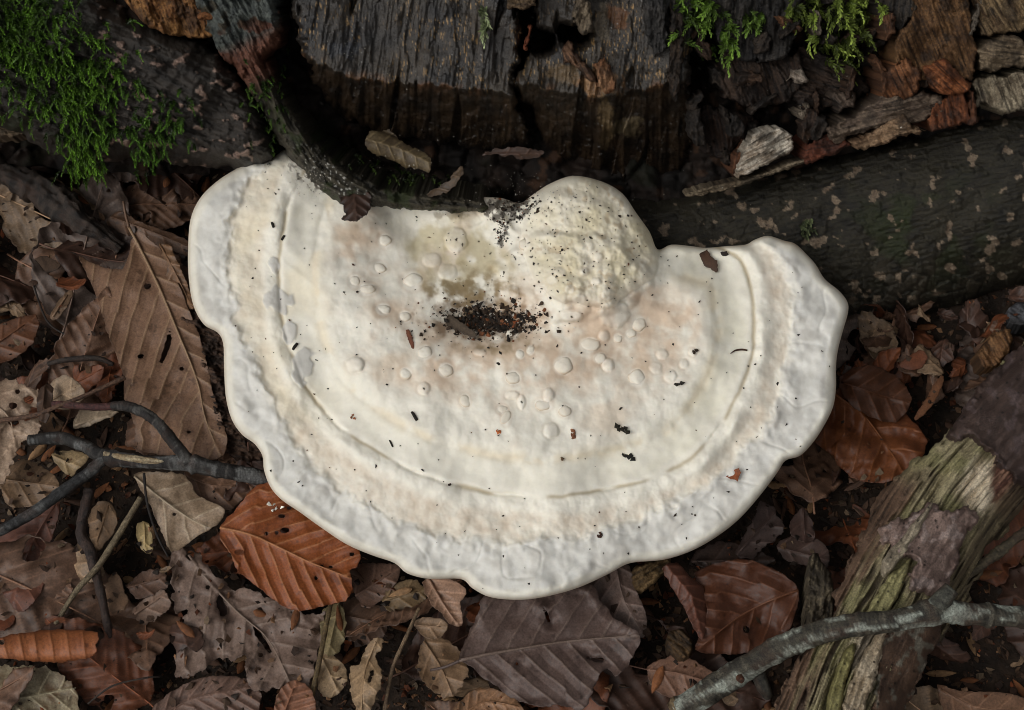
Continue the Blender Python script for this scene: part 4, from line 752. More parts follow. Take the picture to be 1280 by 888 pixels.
# ---- the litter carpet that goes on beyond what the photograph frames
def litter_carpet():
    V_, F_, K_, n = [], [], [], 0; t = np.linspace(0, 1, 9); xs = np.array([-1, -.5, 0, .5, 1.0])
    idx = np.arange(45).reshape(9, 5); f0 = np.stack([idx[:-1, :-1], idx[:-1, 1:], idx[1:, 1:], idx[1:, :-1]], -1).reshape(-1, 4); r = np.random.default_rng(5)
    while n < 900:
        x, y = r.uniform(-0.9, 0.9), r.uniform(-0.75, 0.35); d = np.array([x, y, 0.0]) - CAM; w_ = d @ fw; k_ = SENSOR / LENS / W
        pu, pv = W / 2 + (d @ rt) / w_ / k_, H / 2 - (d @ upv) / w_ / k_
        if (-130 < pu < 1410 and pv < 1010) or (y > 0.08 and abs(x) < 0.3): continue
        L, wd = r.uniform(.045, .08), r.uniform(.014, .022); w = wd * np.sin(math.pi * t ** .85) ** .8 + .0004
        X = np.repeat((t[:, None] - .5) * L, 5, 1); Y = w[:, None] * xs[None] * (1 + .12 * r.normal(size=(9, 5))); Z = r.uniform(-9, 9) * X ** 2 + r.uniform(-20, 20) * Y ** 2 + .0012 * r.normal(size=(9, 5)) + .001 * np.abs(xs)[None]
        a, b, c_ = r.uniform(0, 6.28), r.normal(0, .25), r.normal(0, .25); Z = Z + X * b + Y * c_
        P = np.stack([X * math.cos(a) - Y * math.sin(a) + x, X * math.sin(a) + Y * math.cos(a) + y, Z + r.uniform(.002, .016)], -1).reshape(-1, 3)
        col = TONE[int(r.integers(5))][1] * r.uniform(.4, .85); K = np.broadcast_to(col, (9, 5, 3)) * (.8 + .35 * r.random((9, 5, 1))); K = K.copy(); K[:, 2] *= 1.3
        V_.append(P); F_.append(f0 + 45 * n); K_.append(K.reshape(-1, 3)); n += 1
    o = put('leaf_litter', np.vstack(V_), [np.vstack(F_)], np.vstack(K_), 'leaf'); tag(o, 'carpet of brown fallen leaves around the stump and fungus', 'leaf litter', kind='stuff')
litter_carpet()
# ================================================================ TWIGS AND STALKS
def bark_col(cA, cB, seed=0, ring=0.0, lich_sheen=None, la=0.25, dk=0.52):
    A_, B_ = np.asarray(lin(*cA)), np.asarray(lin(*cB))
    def c(s, a, t):
        n = fbm(s / PX / 14, np.cos(a) * 1.2 + seed, 1.0, 3, seed) + 0.6 * fbm(s / PX / 3.0, np.sin(a) * 1.5, 1.0, 2, seed + 3)
        k = dk * mixc(full(s, A_), B_, 0.45 + 0.9 * n); k = mixc(k, A_ * 0.3, 0.7 * ss(fbm(s / PX / 5, np.cos(a) * 2.5, 1.0, 3, seed + 13), 0.2, 0.5))
        if ring: k = mixc(k, B_ * 1.5, ring * ss(noise(s / PX / 2.6, a * 0 + seed, seed + 7), 0.2, 0.5))
        if lich_sheen is not None: k = mixc(k, lin(*lich_sheen), 0.8 * ss(fbm(s / PX / 46, np.cos(a) * 0.7 + np.sin(a) * 0.5, 1.0, 2, seed + 9) + 0.28 * fbm(s / PX / 3.5, np.cos(a) * 1.2 + np.sin(a), 1.0, 3, seed + 19), 0.22 - la, 0.42 - la) * (0.75 + 0.6 * noise(s / PX / 2.2, np.cos(a) * 1.5, seed + 4)))  # lichen on the stick; on the forked twig, painted silvery highlights
        k = mixc(k, B_ * 1.2 * dk, 0.55 * ss(fbm(s / PX / 30, np.cos(a) * 3 + np.sin(a) * 2.2, 1.0, 3, seed + 21), 0.15, 0.4)); k = mixc(k, lin(74, 52, 40) * 0.6, 0.5 * ss(fbm(s / PX / 34, np.sin(a) * 1.1, 1.0, 3, seed + 23), 0.05, 0.4))
        return k
    return c
def branch(name, pts, radii_px, cfun, parent, n=None, sides=14, bump=0.14, seed=0, mat='twig_bark', knots=()):
    p = pxpath(pts); L = np.linalg.norm(np.diff(p, axis=0), axis=1).sum()
    return put(name, *tube_data(p, np.asarray(radii_px, float) * PX, n or max(12, int(L / PX / 2.2)), sides, cfun, bump, 4.0, seed, True, knots), mat, parent)
def one_twig(name, label, cat, pts, radii, cA, cB, seed=0, group=None, **k):
    o = branch(name, pts, radii, bark_col(cA, cB, seed), None, seed=seed, **k); return tag(o, label, cat, group)
DK = ((44, 40, 38), (92, 88, 84))
tw = empty('forked_twig', pxpath([(235, 580, .02)])[0], 'dark grey forked twig with a peeled pale strip running under the fungus', 'twig')
branch('stem', [(352, 604, .022), (328, 597, .025), (270, 587, .028), (235, 579, .029), (185, 578, .029), (130, 571, .028), (108, 559, .027), (75, 548, .026), (36, 551, .025)], [10, 10, 10, 10.5, 8.5, 9, 8, 8, 7], bark_col(*DK, 3, 0.3, (112, 112, 110), 0.0, 0.3), tw, bump=0.2, seed=3, knots=((0.33, .012, .25), (0.64, .02, .3)))  # grey patches on stem and side branches imitate silvery highlights
branch('side_branch', [(237, 580, .030), (216, 552, .032), (192, 524, .033), (162, 509, .033), (140, 508, .032)], [8.5, 7.5, 7, 7, 5.5], bark_col((46, 42, 40), (92, 86, 82), 5, 0.3, (100, 98, 94), -0.03, 0.28), tw, bump=0.2, seed=5)
branch('twig_tip', [(142, 508, .032), (118, 509, .031), (92, 507, .030), (66, 505, .029)], [5.2, 4.8, 4.6, 4.2], bark_col((74, 44, 44), (120, 76, 70), 6), tw, seed=6)
branch('side_branch', [(131, 571, .028), (112, 590, .027), (76, 616, .026), (38, 643, .024), (-15, 672, .022)], [8, 7.5, 7.5, 7, 6.5], bark_col((44, 42, 42), (90, 90, 90), 7, 0.25, (100, 100, 98), -0.03, 0.28), tw, bump=0.18, seed=7)
branch('peeled_strip', [(130, 567, .0303), (160, 573, .0306), (196, 577, .0306), (216, 577, .0300)], [3, 4.6, 4, 1.2], bark_col((176, 150, 112), (226, 208, 172), 8), tw, seed=8)
one_twig('straw_stalk', 'pale straw-coloured stalk slanting across the dark twig', 'stalk', [(176, 622, .024), (152, 662, .022), (124, 706, .020), (94, 741, .017), (64, 790, .013)], [3.6, 4, 4, 3.5, 3], (128, 112, 86), (164, 146, 116), 9)
one_twig('twig', 'dark brown thin bent twig standing by the straw stalk', 'twig', [(112, 612, .020), (101, 664, .019), (112, 688, .018), (121, 722, .017), (130, 760, .015), (138, 797, .010)], [7, 6, 7.5, 6, 5, 5], (54, 42, 38), (92, 74, 66), 10, bump=0.25)
one_twig('twig', 'thin brown stem crossing above the reddish twig tip', 'twig', [(-20, 528, .026), (40, 520, .028), (72, 508, .030), (108, 494, .030), (156, 472, .028)], [3.2, 3.2, 3, 3, 3.5], (104, 76, 60), (140, 106, 84), 11)
one_twig('twig', 'short dark twig lying on soil above the thin brown stem', 'twig', [(60, 455, .014), (84, 450, .016), (120, 448, .016), (142, 456, .014)], [3, 4, 4, 3], (50, 42, 36), (80, 68, 60), 12)
one_twig('fallen_root', 'thick dark root reaching out from beneath the mossy root', 'root', [(-60, 190, .022), (0, 212, .022), (60, 242, .020), (108, 280, .016), (150, 312, .008)], [20, 21, 20, 15, 10], (42, 36, 32), (84, 70, 60), 13, bump=0.5, sides=36, n=130, mat='bark')
one_twig('straw_stalk', 'thin pale stalk curving down past the torn standing leaf', 'stalk', [(524, 760, .022), (508, 796, .022), (490, 838, .020), (480, 895, .016)], [2, 2.4, 2.4, 2.4], (132, 108, 82), (164, 138, 108), 14)
one_twig('straw_stalk', 'olive stalk running below the orange leaf', 'stalk', [(414, 752, .018), (408, 780, .017), (400, 822, .017), (390, 870, .014)], [2.6, 3.2, 3.2, 3], (108, 88, 56), (140, 118, 80), 15)
one_twig('rootlet', 'wiry black rootlet arching beside the pale tan curled leaf', 'rootlet', [(180, 592, .026), (184, 630, .024), (196, 668, .018), (210, 696, .014)], [1.8, 1.6, 1.6, 1.4], (34, 30, 28), (56, 48, 44), 16, sides=6)
one_twig('rootlet', 'fine dark rootlet on the soil beside the long pleated leaf', 'rootlet', [(40, 350, .010), (58, 400, .012), (84, 420, .012), (110, 436, .010)], [1.3, 1.4, 1.4, 1.2], (40, 34, 30), (62, 54, 48), 17, sides=6)
one_twig('rootlet', 'hair-thin rootlet crossing the litter under the rolled orange leaf', 'rootlet', [(110, 880, .014), (140, 858, .016), (180, 848, .016), (200, 846, .013)], [1.2, 1.3, 1.3, 1.1], (60, 50, 44), (84, 72, 62), 18, sides=6)
one_twig('bark_strip', 'narrow bark strip sticking out past the rotten branch', 'bark strip', [(1204, 722, .030), (1236, 700, .033), (1262, 680, .034), (1300, 652, .034)], [5, 6, 6, 5], (70, 62, 46), (112, 100, 78), 19, bump=0.4)
st = empty('lichen_stick', pxpath([(980, 810, .03)])[0], 'grey-green lichen-covered stick lying across the rotten branch', 'stick')
branch('stem', [(846, 888, .030), (880, 868, .034), (930, 836, .040), (975, 811, .046), (1010, 796, .050), (1060, 783, .056), (1120, 776, .060), (1166, 766, .061), (1220, 767, .060), (1310, 774, .056)], [14, 15, 14.5, 14, 13.5, 13, 13, 14, 12.5, 12], bark_col((58, 54, 46), (104, 98, 84), 21, 0.25, (168, 174, 162), 0.2, 0.5), st, bump=0.16, seed=21, sides=20, knots=((.36, .006, .14), (.52, .006, .12), (.70, .02, .22), (.84, .006, .15), (.93, .006, .12)))
branch('side_stub', [(1166, 766, .061), (1176, 752, .064), (1190, 736, .066)], [13, 11, 9], bark_col((62, 60, 52), (110, 110, 98), 22, 0.2, (150, 156, 146), 0.12, 0.5), st, seed=22)
branch('side_stub', [(945, 838, .038), (954, 858, .036), (960, 870, .033)], [9, 8, 6], bark_col((52, 50, 44), (92, 88, 78), 23, 0.2), st, seed=23)
branch('broken_end', [(842, 891, .0298), (852, 884, .031)], [13, 12.5], bark_col((96, 78, 54), (152, 130, 96), 24), st, bump=0.35, seed=24)
branch('knot', [(925, 848, .0455), (927, 851, .0475)], [5, 3], bark_col((90, 54, 34), (130, 84, 54), 25), st, bump=0.3)

# ================================================================ ROTTEN BRANCH
AX = [(1010, 960), (1060, 830), (1120, 720), (1190, 610), (1260, 530), (1380, 420)]
RB = zplane(1120, 720, 0.052, -0.02, 0.0)
rb = empty('rotten_branch', pxpath([(1120, 760, 0.0)])[0], 'thick rotten branch with yellowish split wood and papery bark under the stick', 'branch')
WID = lambda a: np.interp(a, [0, 150, 280, 420, 540, 720], [84, 84, 78, 80, 78, 76])
def rb_prof(u, v, base):
    a, b, L = along(u, v, AX); q = np.clip(np.abs(b) / WID(a), 0, 1)
    return base + 0.022 * (np.sqrt(np.maximum(0, 1 - q ** 2)) - 1), a, b
def rbw_h(u, v, d):
    h, a, b = rb_prof(u, v, 0.0)
    g = fbm(a / 70, b / 3.4, 1.0, 4, 401); g2 = fbm(a / 150, b / 16, 1.0, 3, 402)
    return h + 0.0013 * g + 0.002 * g2 + 0.0012 * np.floor(3 * g2) - 0.004 * ss(g2, 0.3, 0.4) * ss(450 - a, 0, 60) + 0.002 * fbm(u, v, 40, 3, 403) + rnd(d, 8, 0.006)
def rbw_c(u, v, d, h):
    a, b, L = along(u, v, AX); g = fbm(a / 70, b / 3.4, 1.0, 4, 401); g2 = fbm(a / 150, b / 16, 1.0, 3, 402)
    c = mixc(full(u, lin(116, 106, 80)), lin(182, 170, 134), 0.5 + 0.9 * g)
    c = mixc(c, lin(150, 148, 98), 0.5 * ss(fbm(u, v, 60, 3, 405), -0.05, 0.3))
    pale = gau((u - 1226) / 28, 1) * gau((v - 610) / 40, 1) + gau((u - 1085) / 24, 1) * gau((v - 820) / 50, 1)
    c = mixc(c, lin(226, 210, 184), ss(pale + 0.3 * g, 0.3, 0.7) * 0.9)
    c = mixc(c, mixc(full(u, lin(86, 50, 42)), lin(136, 104, 84), 0.4 + g), ss(gau((u - 1262) / 26, 1) * gau((v - 606) / 50, 1) + 0.2 * g, 0.3, 0.6))
    brn = ss(-b - 22 + 20 * g2, 0, 22) * ss(a, 60, 120) * 0 + ss(b - 26 + 26 * g2, 0, 20)
    c = mixc(c, mixc(full(u, lin(78, 58, 46)), lin(124, 98, 78), 0.5 + g), brn * ss(420 - a, 0, 70))
    c = mixc(c, mixc(full(u, lin(74, 62, 48)), lin(120, 106, 80), 0.5 + g), ss(-b - 40 + 16 * g2, 0, 24) * 0.85)
    c = mixc(c, lin(52, 42, 32), 0.7 * ss(-g - 0.1, 0.12, 0.45)); c = mixc(c, lin(46, 36, 30), 0.7 * ss(g2, 0.25, 0.4) * ss(450 - a, 0, 60))
    return c
relief('wood', [(930, 960), (962, 900), (1000, 822), (1040, 762), (1060, 702), (1098, 622), (1146, 572), (1186, 540), (1238, 470), (1290, 420), (1360, 350), (1460, 440), (1340, 570), (1292, 622), (1242, 682), (1212, 742), (1182, 782), (1152, 842), (1122, 905), (1100, 960)],
       RB, rbw_h, lambda u, v, d, h: 0.82 * rbw_c(u, v, d, h), 'rotten_wood', rb, step=1.4, rag=10, ragsc=26, skirt=0.030, inset=26, seed=3)
def patch(name, ol, cA, cB, off, s, lab=None, rag=6, gl=40, ga=9, wh=None):
    def h(u, v, d):
        x, a, b = rb_prof(u, v, off); return x + 0.0007 * fbm(a / gl, b / ga, 1.0, 4, s) + 0.0018 * fbm(u, v, 50, 3, s + 3) + rnd(d, 5, 0.003) + 0.002 * gau(d, 6) * ss(fbm(u, v, 22, 2, s + 8), 0, .3)
    def c(u, v, d, hh):
        a, b, L = along(u, v, AX); n = fbm(a / gl, b / ga, 1.0, 4, s)
        k = mixc(full(u, lin(*cA)), lin(*cB), 0.5 + 0.5 * n + 0.6 * fbm(u, v, 34, 4, s + 2))
        f1, f2, ci = worley(u, v, 13, s + 5); k = mixc(k, np.asarray(lin(*cA)) * 0.25, ss(0.14 - f1, 0, 0.05) * ss(ci, 0.6, 0.7))
        return k if wh is None else mixc(k, lin(*wh), 0.7 * ss(fbm(u, v, 20, 3, s + 6), 0.15, 0.4))
    o = relief(name, ol, RB, h, lambda u, v, d, hh: 0.58 * c(u, v, d, hh), 'bark', rb, step=1.3, rag=rag, ragsc=14, skirt=0.002, seed=s)
    if lab: o['label'] = lab
patch('bark', [(1186, 545), (1230, 476), (1290, 420), (1360, 350), (1462, 440), (1350, 560), (1296, 606), (1268, 596), (1240, 570), (1218, 546)], (66, 50, 44), (94, 74, 66), 0.0035, 420, 'smooth purplish-brown bark', wh=(112, 94, 92))
patch('bark', [(1100, 660), (1150, 640), (1160, 626), (1184, 640), (1210, 632), (1222, 648), (1204, 676), (1196, 712), (1174, 740), (1150, 740), (1136, 716), (1150, 700), (1120, 690)], (108, 86, 78), (168, 142, 130), 0.004, 430, 'papery pinkish-brown bark remnant', wh=(186, 166, 158))
patch('bark', [(1100, 800), (1140, 772), (1180, 776), (1152, 842), (1122, 905), (1104, 960), (1076, 960), (1092, 880)], (74, 54, 42), (122, 94, 74), 0.002, 440, 'brown crumbling bark', wh=(150, 146, 130))
patch('splinter', [(1104, 700), (1130, 668), (1156, 636), (1166, 630), (1150, 664), (1122, 704), (1106, 720)], (120, 104, 88), (196, 182, 156), 0.006, 450, rag=2, gl=60, ga=4)
patch('splinter', [(1052, 900), (1064, 850), (1090, 800), (1108, 786), (1096, 840), (1078, 900), (1064, 960)], (160, 138, 108), (222, 204, 176), 0.004, 460, rag=3, gl=60, ga=4)
patch('splinter', [(1084, 770), (1100, 736), (1126, 706), (1140, 700), (1126, 738), (1104, 772)], (132, 126, 84), (196, 188, 132), 0.004, 470, rag=3, gl=60, ga=4)
patch('splinter', [(1034, 900), (1040, 850), (1062, 806), (1070, 812), (1056, 860), (1050, 905)], (120, 112, 66), (178, 170, 112), 0.003, 480, rag=2, gl=60, ga=4)

def chunk(name, label, cat, ol, z, tilt, cA, cB, deg, s, mat='rotten_wood', rag=3, dep=0.0018, al=36, ac=5, sk=0.012, rw=8, rd=0.004, wh=None):
    cu, cv = np.asarray(ol, float).mean(0); h, c0 = fibre(cA, cB, deg, dep, al, ac, 0, rw, rd, s, 0.002, wh); c = lambda u, v, d, hh: 0.56 * c0(u, v, d, hh)
    o = relief(name, ol, zplane(cu, cv, z, *tilt), h, c, mat, None, step=1.3, rag=rag, ragsc=10, skirt=sk); return tag(o, label, cat)
chunk('wood_splinter', 'greyish upright wood splinter standing beside the rotten branch', 'splinter', [(1008, 780), (1010, 706), (1020, 692), (1028, 704), (1042, 730), (1040, 790), (1024, 840), (1004, 846)], 0.034, (0, -0.25), (74, 64, 50), (136, 122, 98), 96, 501)
chunk('wood_splinter', 'long pale wood splinter beside the foot of the rotten branch', 'splinter', [(966, 910), (996, 850), (1024, 806), (1036, 806), (1024, 850), (1006, 905), (990, 940)], 0.036, (0, 0.1), (110, 94, 76), (178, 160, 134), 112, 502)
chunk('decayed_wood_chunk', 'dark brown crumbling wood chunk under the fungus beside the long leaf', 'wood chunk', [(226, 396), (250, 388), (284, 396), (308, 460), (330, 540), (334, 572), (300, 574), (280, 560), (262, 500), (246, 440)], 0.022, (0, 0), (62, 46, 36), (112, 84, 66), 14, 503, dep=0.0030, al=16, ac=5, sk=0.02)
chunk('wood_chip', 'tan wood chip poking out below the fungus rim', 'wood chip', [(792, 712), (812, 702), (838, 698), (830, 718), (812, 734), (797, 737)], 0.021, (-0.1, 0.2), (104, 80, 50), (172, 140, 96), -30, 504, sk=0.006)
chunk('wood_chip', 'small brown husk lying left of nothing but dark leaves near the narrow curled leaf'.replace('left of nothing but', 'among'), 'husk', [(833, 806), (837, 790), (852, 787), (866, 804), (862, 820), (846, 824)], 0.020, (0, 0), (72, 54, 34), (124, 94, 60), 40, 505, sk=0.006)
chunk('wood_chip', 'grey-brown wood chip at the edge of the mossy root', 'wood chip', [(-14, 150), (10, 145), (30, 153), (30, 168), (8, 172), (-14, 170)], 0.060, (0, 0.4), (92, 76, 58), (146, 124, 98), 10, 506, sk=0.006)
chunk('wood_chip', 'crumbly orange wood crumb beside the purplish bark end', 'wood chip', [(1222, 446), (1240, 420), (1262, 412), (1264, 436), (1246, 456), (1228, 460)], 0.026, (0, 0.2), (110, 74, 44), (170, 126, 84), 60, 507, sk=0.008, rag=5)
chunk('wood_chip', 'pale grey lump of fungus-bleached wood on the soil by the long leaf', 'wood chip', [(103, 388), (114, 381), (120, 388), (114, 398), (104, 398)], 0.012, (0, 0), (120, 116, 100), (184, 180, 160), 20, 508, sk=0.004)
chunk('pebble', 'small dark grey pebble with a white glint below the bark root', 'pebble', [(1258, 392), (1268, 380), (1282, 378), (1292, 392), (1284, 406), (1266, 406)], 0.020, (0, 0), (70, 70, 74), (116, 116, 120), 30, 509, sk=0.006, dep=0.0004, rag=1, wh=(200, 200, 204))  # the glint is white blotches painted into the colour

# ================================================================ DEBRIS, MOSS (placed by looking down onto what is built)
bpy.context.view_layer.update(); DG = bpy.context.evaluated_depsgraph_get()
def cap_h(a, b):
    x = np.clip((b - CV[0]) / 3, 0, len(CV) - 2); i = int(x); t = x - i
    return np.interp(a, CU, CH[i]) * (1 - t) + np.interp(a, CU, CH[i + 1]) * t
def hit(u, v):
    D = rays(np.array(float(u)), np.array(float(v))); D = D / np.linalg.norm(D)
    ok, p, n, i, o, m = scene.ray_cast(DG, Vector(CAM), Vector(D))
    if not ok: return None
    if o.name == 'pore_surface':                                     # the caster slips through the very fine cap: take the cap's own height there
        f = lambda a, b: unproj(np.array(a), np.array(b), FUN, cap_h(a, b))
        q = f(float(u), float(v)); n = np.cross(f(u + 3.0, v * 1.0) - q, f(u * 1.0, v - 3.0) - q); return q, n / (np.linalg.norm(n) + 1e-12), CAPO
    return np.array(p), np.array(n), o
CAPO = bpy.data.objects['cap']; CU = np.arange(232, 1064, 3.0); CV = np.arange(186, 752, 3.0)
_a, _b = np.meshgrid(CU, CV); CH = fung_h(_a.ravel(), _b.ravel(), np.maximum(sdf(_a.ravel(), _b.ravel(), smooth_poly(FOUT, 4)), 0)).reshape(_a.shape)
seen = set()
for v_ in range(2, 888, 9):
    for u_ in range(2, 1280, 9):
        g_ = hit(u_, v_)
        if g_:
            t_ = g_[2]
            while t_.parent: t_ = t_.parent
            seen.add(t_.name)
for o in LITTER:                                                     # leaves wholly buried in view are left out
    uv = np.array(o.location) - CAM; w_ = uv @ fw; k_ = SENSOR / LENS / W
    pu, pv = W / 2 + (uv @ rt) / w_ / k_, H / 2 - (uv @ upv) / w_ / k_
    if o.name not in seen and -60 < pu < 1340 and -60 < pv < 940:
        for ch in list(o.children_recursive): bpy.data.objects.remove(ch)
        bpy.data.objects.remove(o)
bpy.context.view_layer.update(); DG = bpy.context.evaluated_depsgraph_get()
OCT = np.array([(1, 0, 0), (0, 1, 0), (-1, 0, 0), (0, -1, 0), (0, 0, 1), (0, 0, -1)], float)
OCF = np.array([(0, 1, 4), (1, 2, 4), (2, 3, 4), (3, 0, 4), (1, 0, 5), (2, 1, 5), (3, 2, 5), (0, 3, 5)])
class Bits:
    def __init__(s): s.v, s.f, s.c, s.n = [], [], [], 0
    def add(s, v, f, c): s.v.append(v); s.f.append(f + s.n); s.c.append(np.broadcast_to(c, (len(v), 3))); s.n += len(v)
    def lump(s, p, size, c, n=None, r=None):
        q = (OCT * rng.uniform(0.5, 1.3, (6, 1)) + rng.uniform(-.38, .38, (6, 3))) * np.asarray(size); a = rng.uniform(0, 6.28)
        R = np.array([[math.cos(a), -math.sin(a), 0], [math.sin(a), math.cos(a), 0], [0, 0, 1]]); q = q @ R.T
        t = rng.normal(0, 0.3, 2); q[:, 2] += q[:, 0] * t[0] + q[:, 1] * t[1]
        s.add(p + q, OCF, np.asarray(c) * rng.uniform(0.7, 1.25))
    def done(s, name, label, cat, mat, smooth=False):
        o = put(name, np.vstack(s.v), [np.vstack(s.f)], np.vstack(s.c), mat, smooth=smooth); return tag(o, label, cat, kind='stuff')
poly_f = smooth_poly(FOUT, 2)
_gu, _gv = np.meshgrid(np.arange(-80, 1362, 2.0), np.arange(150, 982, 2.0)); _gd = sdf(_gu, _gv, poly_f)
def infun(u, v):
    i, j = int((v - 150) / 2), int((u + 80) / 2); return _gd[i, j] if 0 <= i < _gd.shape[0] and 0 <= j < _gd.shape[1] else -99
# pale nodules standing on the cap
def nodule(x, y, a, b, s):
    g = hit(x, y)
    if g is None: return
    r = np.random.default_rng(s); th = np.linspace(0, math.pi, 13); ph = np.linspace(0, 2 * math.pi, 20, endpoint=False); T, P = np.meshgrid(th, ph, indexing='ij')
    d = np.stack([np.sin(T) * np.cos(P), np.sin(T) * np.sin(P), np.cos(T)], -1)
    m = 1 + 0.13 * noise(d[..., 0] * 1.4 + s, d[..., 1] * 1.4 + d[..., 2], s) + 0.04 * noise(d[..., 0] * 3.5 + s, d[..., 1] * 3.5 - d[..., 2], s + 2)
    zz = 0.5 * min(a, b) * r.uniform(.75, 1.15); q = d * m[..., None] * np.array([a, b, zz]) * 0.00025
    rz = r.uniform(-.5, .5); c, sn = math.cos(rz), math.sin(rz); q = np.stack([q[..., 0] * c - q[..., 1] * sn, q[..., 0] * sn + q[..., 1] * c, q[..., 2]], -1)
    col = mixc(full(T, lin(214, 198, 176)), lin(233, 226, 211), ss(d[..., 2], 0.1, 0.75) * r.uniform(.7, 1)); idx = np.arange(260).reshape(13, 20); nx = np.roll(idx, -1, 1)
    f = np.stack([idx[:-1], idx[1:], nx[1:], nx[:-1]], -1).reshape(-1, 4)
    put('nodule', (g[0] - g[1] * zz * 0.00025 * 0.30 + q).reshape(-1, 3), [f], col.reshape(-1, 3), 'fungus_flesh', CAPO)
for i, (x, y, a, b, k) in enumerate(NOD):
    if k >= 0.7: nodule(x, y, a, b, 40 + i)
bpy.context.view_layer.update(); DG = bpy.context.evaluated_depsgraph_get()
# dark specks all over the cap
B_ = Bits()
k = 0
while k < 620:
    if rng.random() < 0.45: u, v = rng.normal(700, 75), rng.normal(300, 50)
    else: u, v = rng.uniform(240, 1055), rng.uniform(195, 745)
    k += 1
    if infun(u, v) < 6: continue
    g = hit(u, v)
    if g is None or g[2].name != 'cap': continue
    s = rng.choice([1.0, 1.5, 2.1], p=[.62, .3, .08]) * 0.00024 * rng.uniform(.75, 1.2)
    B_.lump(g[0] + g[1] * (s * 0.2 + 0.00006), (s * rng.uniform(1, 1.7), s, s * .6), lin(*[(30, 26, 22), (44, 34, 26), (84, 50, 32)][int(rng.choice(3, p=[.6, .3, .1]))]))
B_.done('soil_specks', 'tiny black and brown soil specks dusted over the fungus cap', 'soil specks', 'crumb')
# soil and bark crumbs in the pit and along the back edge
B_ = Bits()
for i in range(1500):
    q = rng.random()
    if q < .62: u, v = rng.normal(612, 30), 402 + rng.normal(0, 9)
    elif q < .75: u, v = rng.normal(600, 46), 400 + rng.normal(0, 20)
    elif q < .9: u, v = rng.normal(645, 24), 258 + rng.normal(0, 8)
    else: u, v = rng.normal(628, 4), rng.normal(288, 12)
    g = hit(u, v)
    if g is None: continue
    s = (0.0002 + 0.0009 * rng.random() ** 2.2) * (1 if q < .62 else 0.55)
    c = [(34, 28, 23), (58, 44, 32), (110, 68, 42), (196, 192, 182)][int(rng.choice(4, p=[.5, .32, .07, .11]))]
    if c[0] > 190: s *= 0.6
    B_.lump(g[0] + g[1] * s * .4, (s * 1.2, s, s * .8), lin(*c))
B_.done('soil_crumbs', 'dark soil crumbs filling the pit of the fungus', 'soil crumbs', 'crumb')
def crumb(name, label, cat, u, v, sz, col, flat=.7, m=7, group=None):
    g = hit(u, v)
    if g is None: return
    b = Bits()
    for i in range(m):
        p = g[0] + np.array([rng.normal(0, sz[0] * .45), rng.normal(0, sz[1] * .45), sz[0] * .25]) * PX
        b.lump(p, np.array([sz[0], sz[1], min(sz) * flat]) * PX * rng.uniform(.35, .6), lin(*col))
    o = put(name, np.vstack(b.v), [np.vstack(b.f)], np.vstack(b.c), 'crumb', smooth=False); tag(o, label, cat, group)
crumb('soil_crumb', 'black soil crumb on the white cap, the one nearer the pit', 'soil crumb', 776, 537, (9, 7), (34, 30, 20))
crumb('soil_crumb', 'black soil crumb on the white cap, the one nearer the rim', 'soil crumb', 784, 571, (8, 6), (28, 26, 22))
crumb('soil_crumb', 'reddish-brown crumb on the white cap below the small nodules', 'soil crumb', 716, 546, (6, 6), (122, 78, 52))
crumb('soil_crumb', 'dark red-brown crumb on the grey rim zone', 'soil crumb', 749, 671, (4, 4), (70, 44, 34))
crumb('soil_crumb', 'dark crumb beside the pale beige band near the cap centre', 'soil crumb', 868, 440, (5, 4), (60, 46, 36))
crumb('soil_crumb', 'grey-black crumb below the beige patch on the cap', 'soil crumb', 848, 481, (5, 4), (46, 42, 36))
crumb('soil_crumb', 'small brown crumb above the groove on the cap', 'soil crumb', 703, 573, (4, 3), (96, 76, 56))
crumb('soil_crumb', 'orange crumb by the upper groove on the cap', 'soil crumb', 624, 541, (4, 3), (190, 110, 60))
crumb('soil_crumb', 'russet crumb near the outer groove below the smooth white area', 'soil crumb', 440, 522, (4, 3), (140, 86, 58))
crumb('bark_crumb', 'brown bark crumb inside the pit of the fungus', 'bark crumb', 645, 404, (7, 6), (140, 78, 46))
crumb('white_crumb', 'cluster of tiny white balls on the orange leaf', 'fungus crumb', 343, 635, (8, 6), (232, 228, 214), m=6)
for (u, v, du, dv, w_, lab) in [(518, 521, 3, 5, 2.2, 'short black dropping on the smooth white area of the cap'), (489, 555, 2, 4, 1.2, 'thin black sliver below the black dropping on the cap'), (341, 282, 1, 3, 2, 'black dropping near the lobe of the cap by the ridge root'), (354, 298, 2, -3, 1.8, 'second black dropping beside the lobe of the cap'), (369, 434, 3, -4, 2.2, 'dark brown dropping between the two grey patches')]:
    g0, g1 = hit(u - du, v - dv), hit(u + du, v + dv)
    if g0 and g1:
        z = np.array([0, 0, w_ * PX * .5])
        o = put('dropping', *tube_data(np.array([g0[0] + z, (g0[0] + g1[0]) / 2 + z * 1.2, g1[0] + z]), np.array([.8, 1, .8]) * w_ * PX, 8, 7, lambda s, a, t: full(s, lin(32, 27, 22)), .2), 'crumb'); tag(o, lab, 'dropping')
g0 = [hit(u, v)[0] for u, v in [(913, 443), (919, 439), (927, 438), (934, 439)]]
o = put('leaf_stalk', *tube_data(np.array(g0) + np.array([0, 0, .0004]), np.array([.5, 1.1, 1.3, 1]) * PX, 14, 6, lambda s, a, t: full(s, lin(62, 40, 30)), .1), 'crumb'); tag(o, 'tiny curved dark stalk on the cap touching the raised ridge', 'stalk')
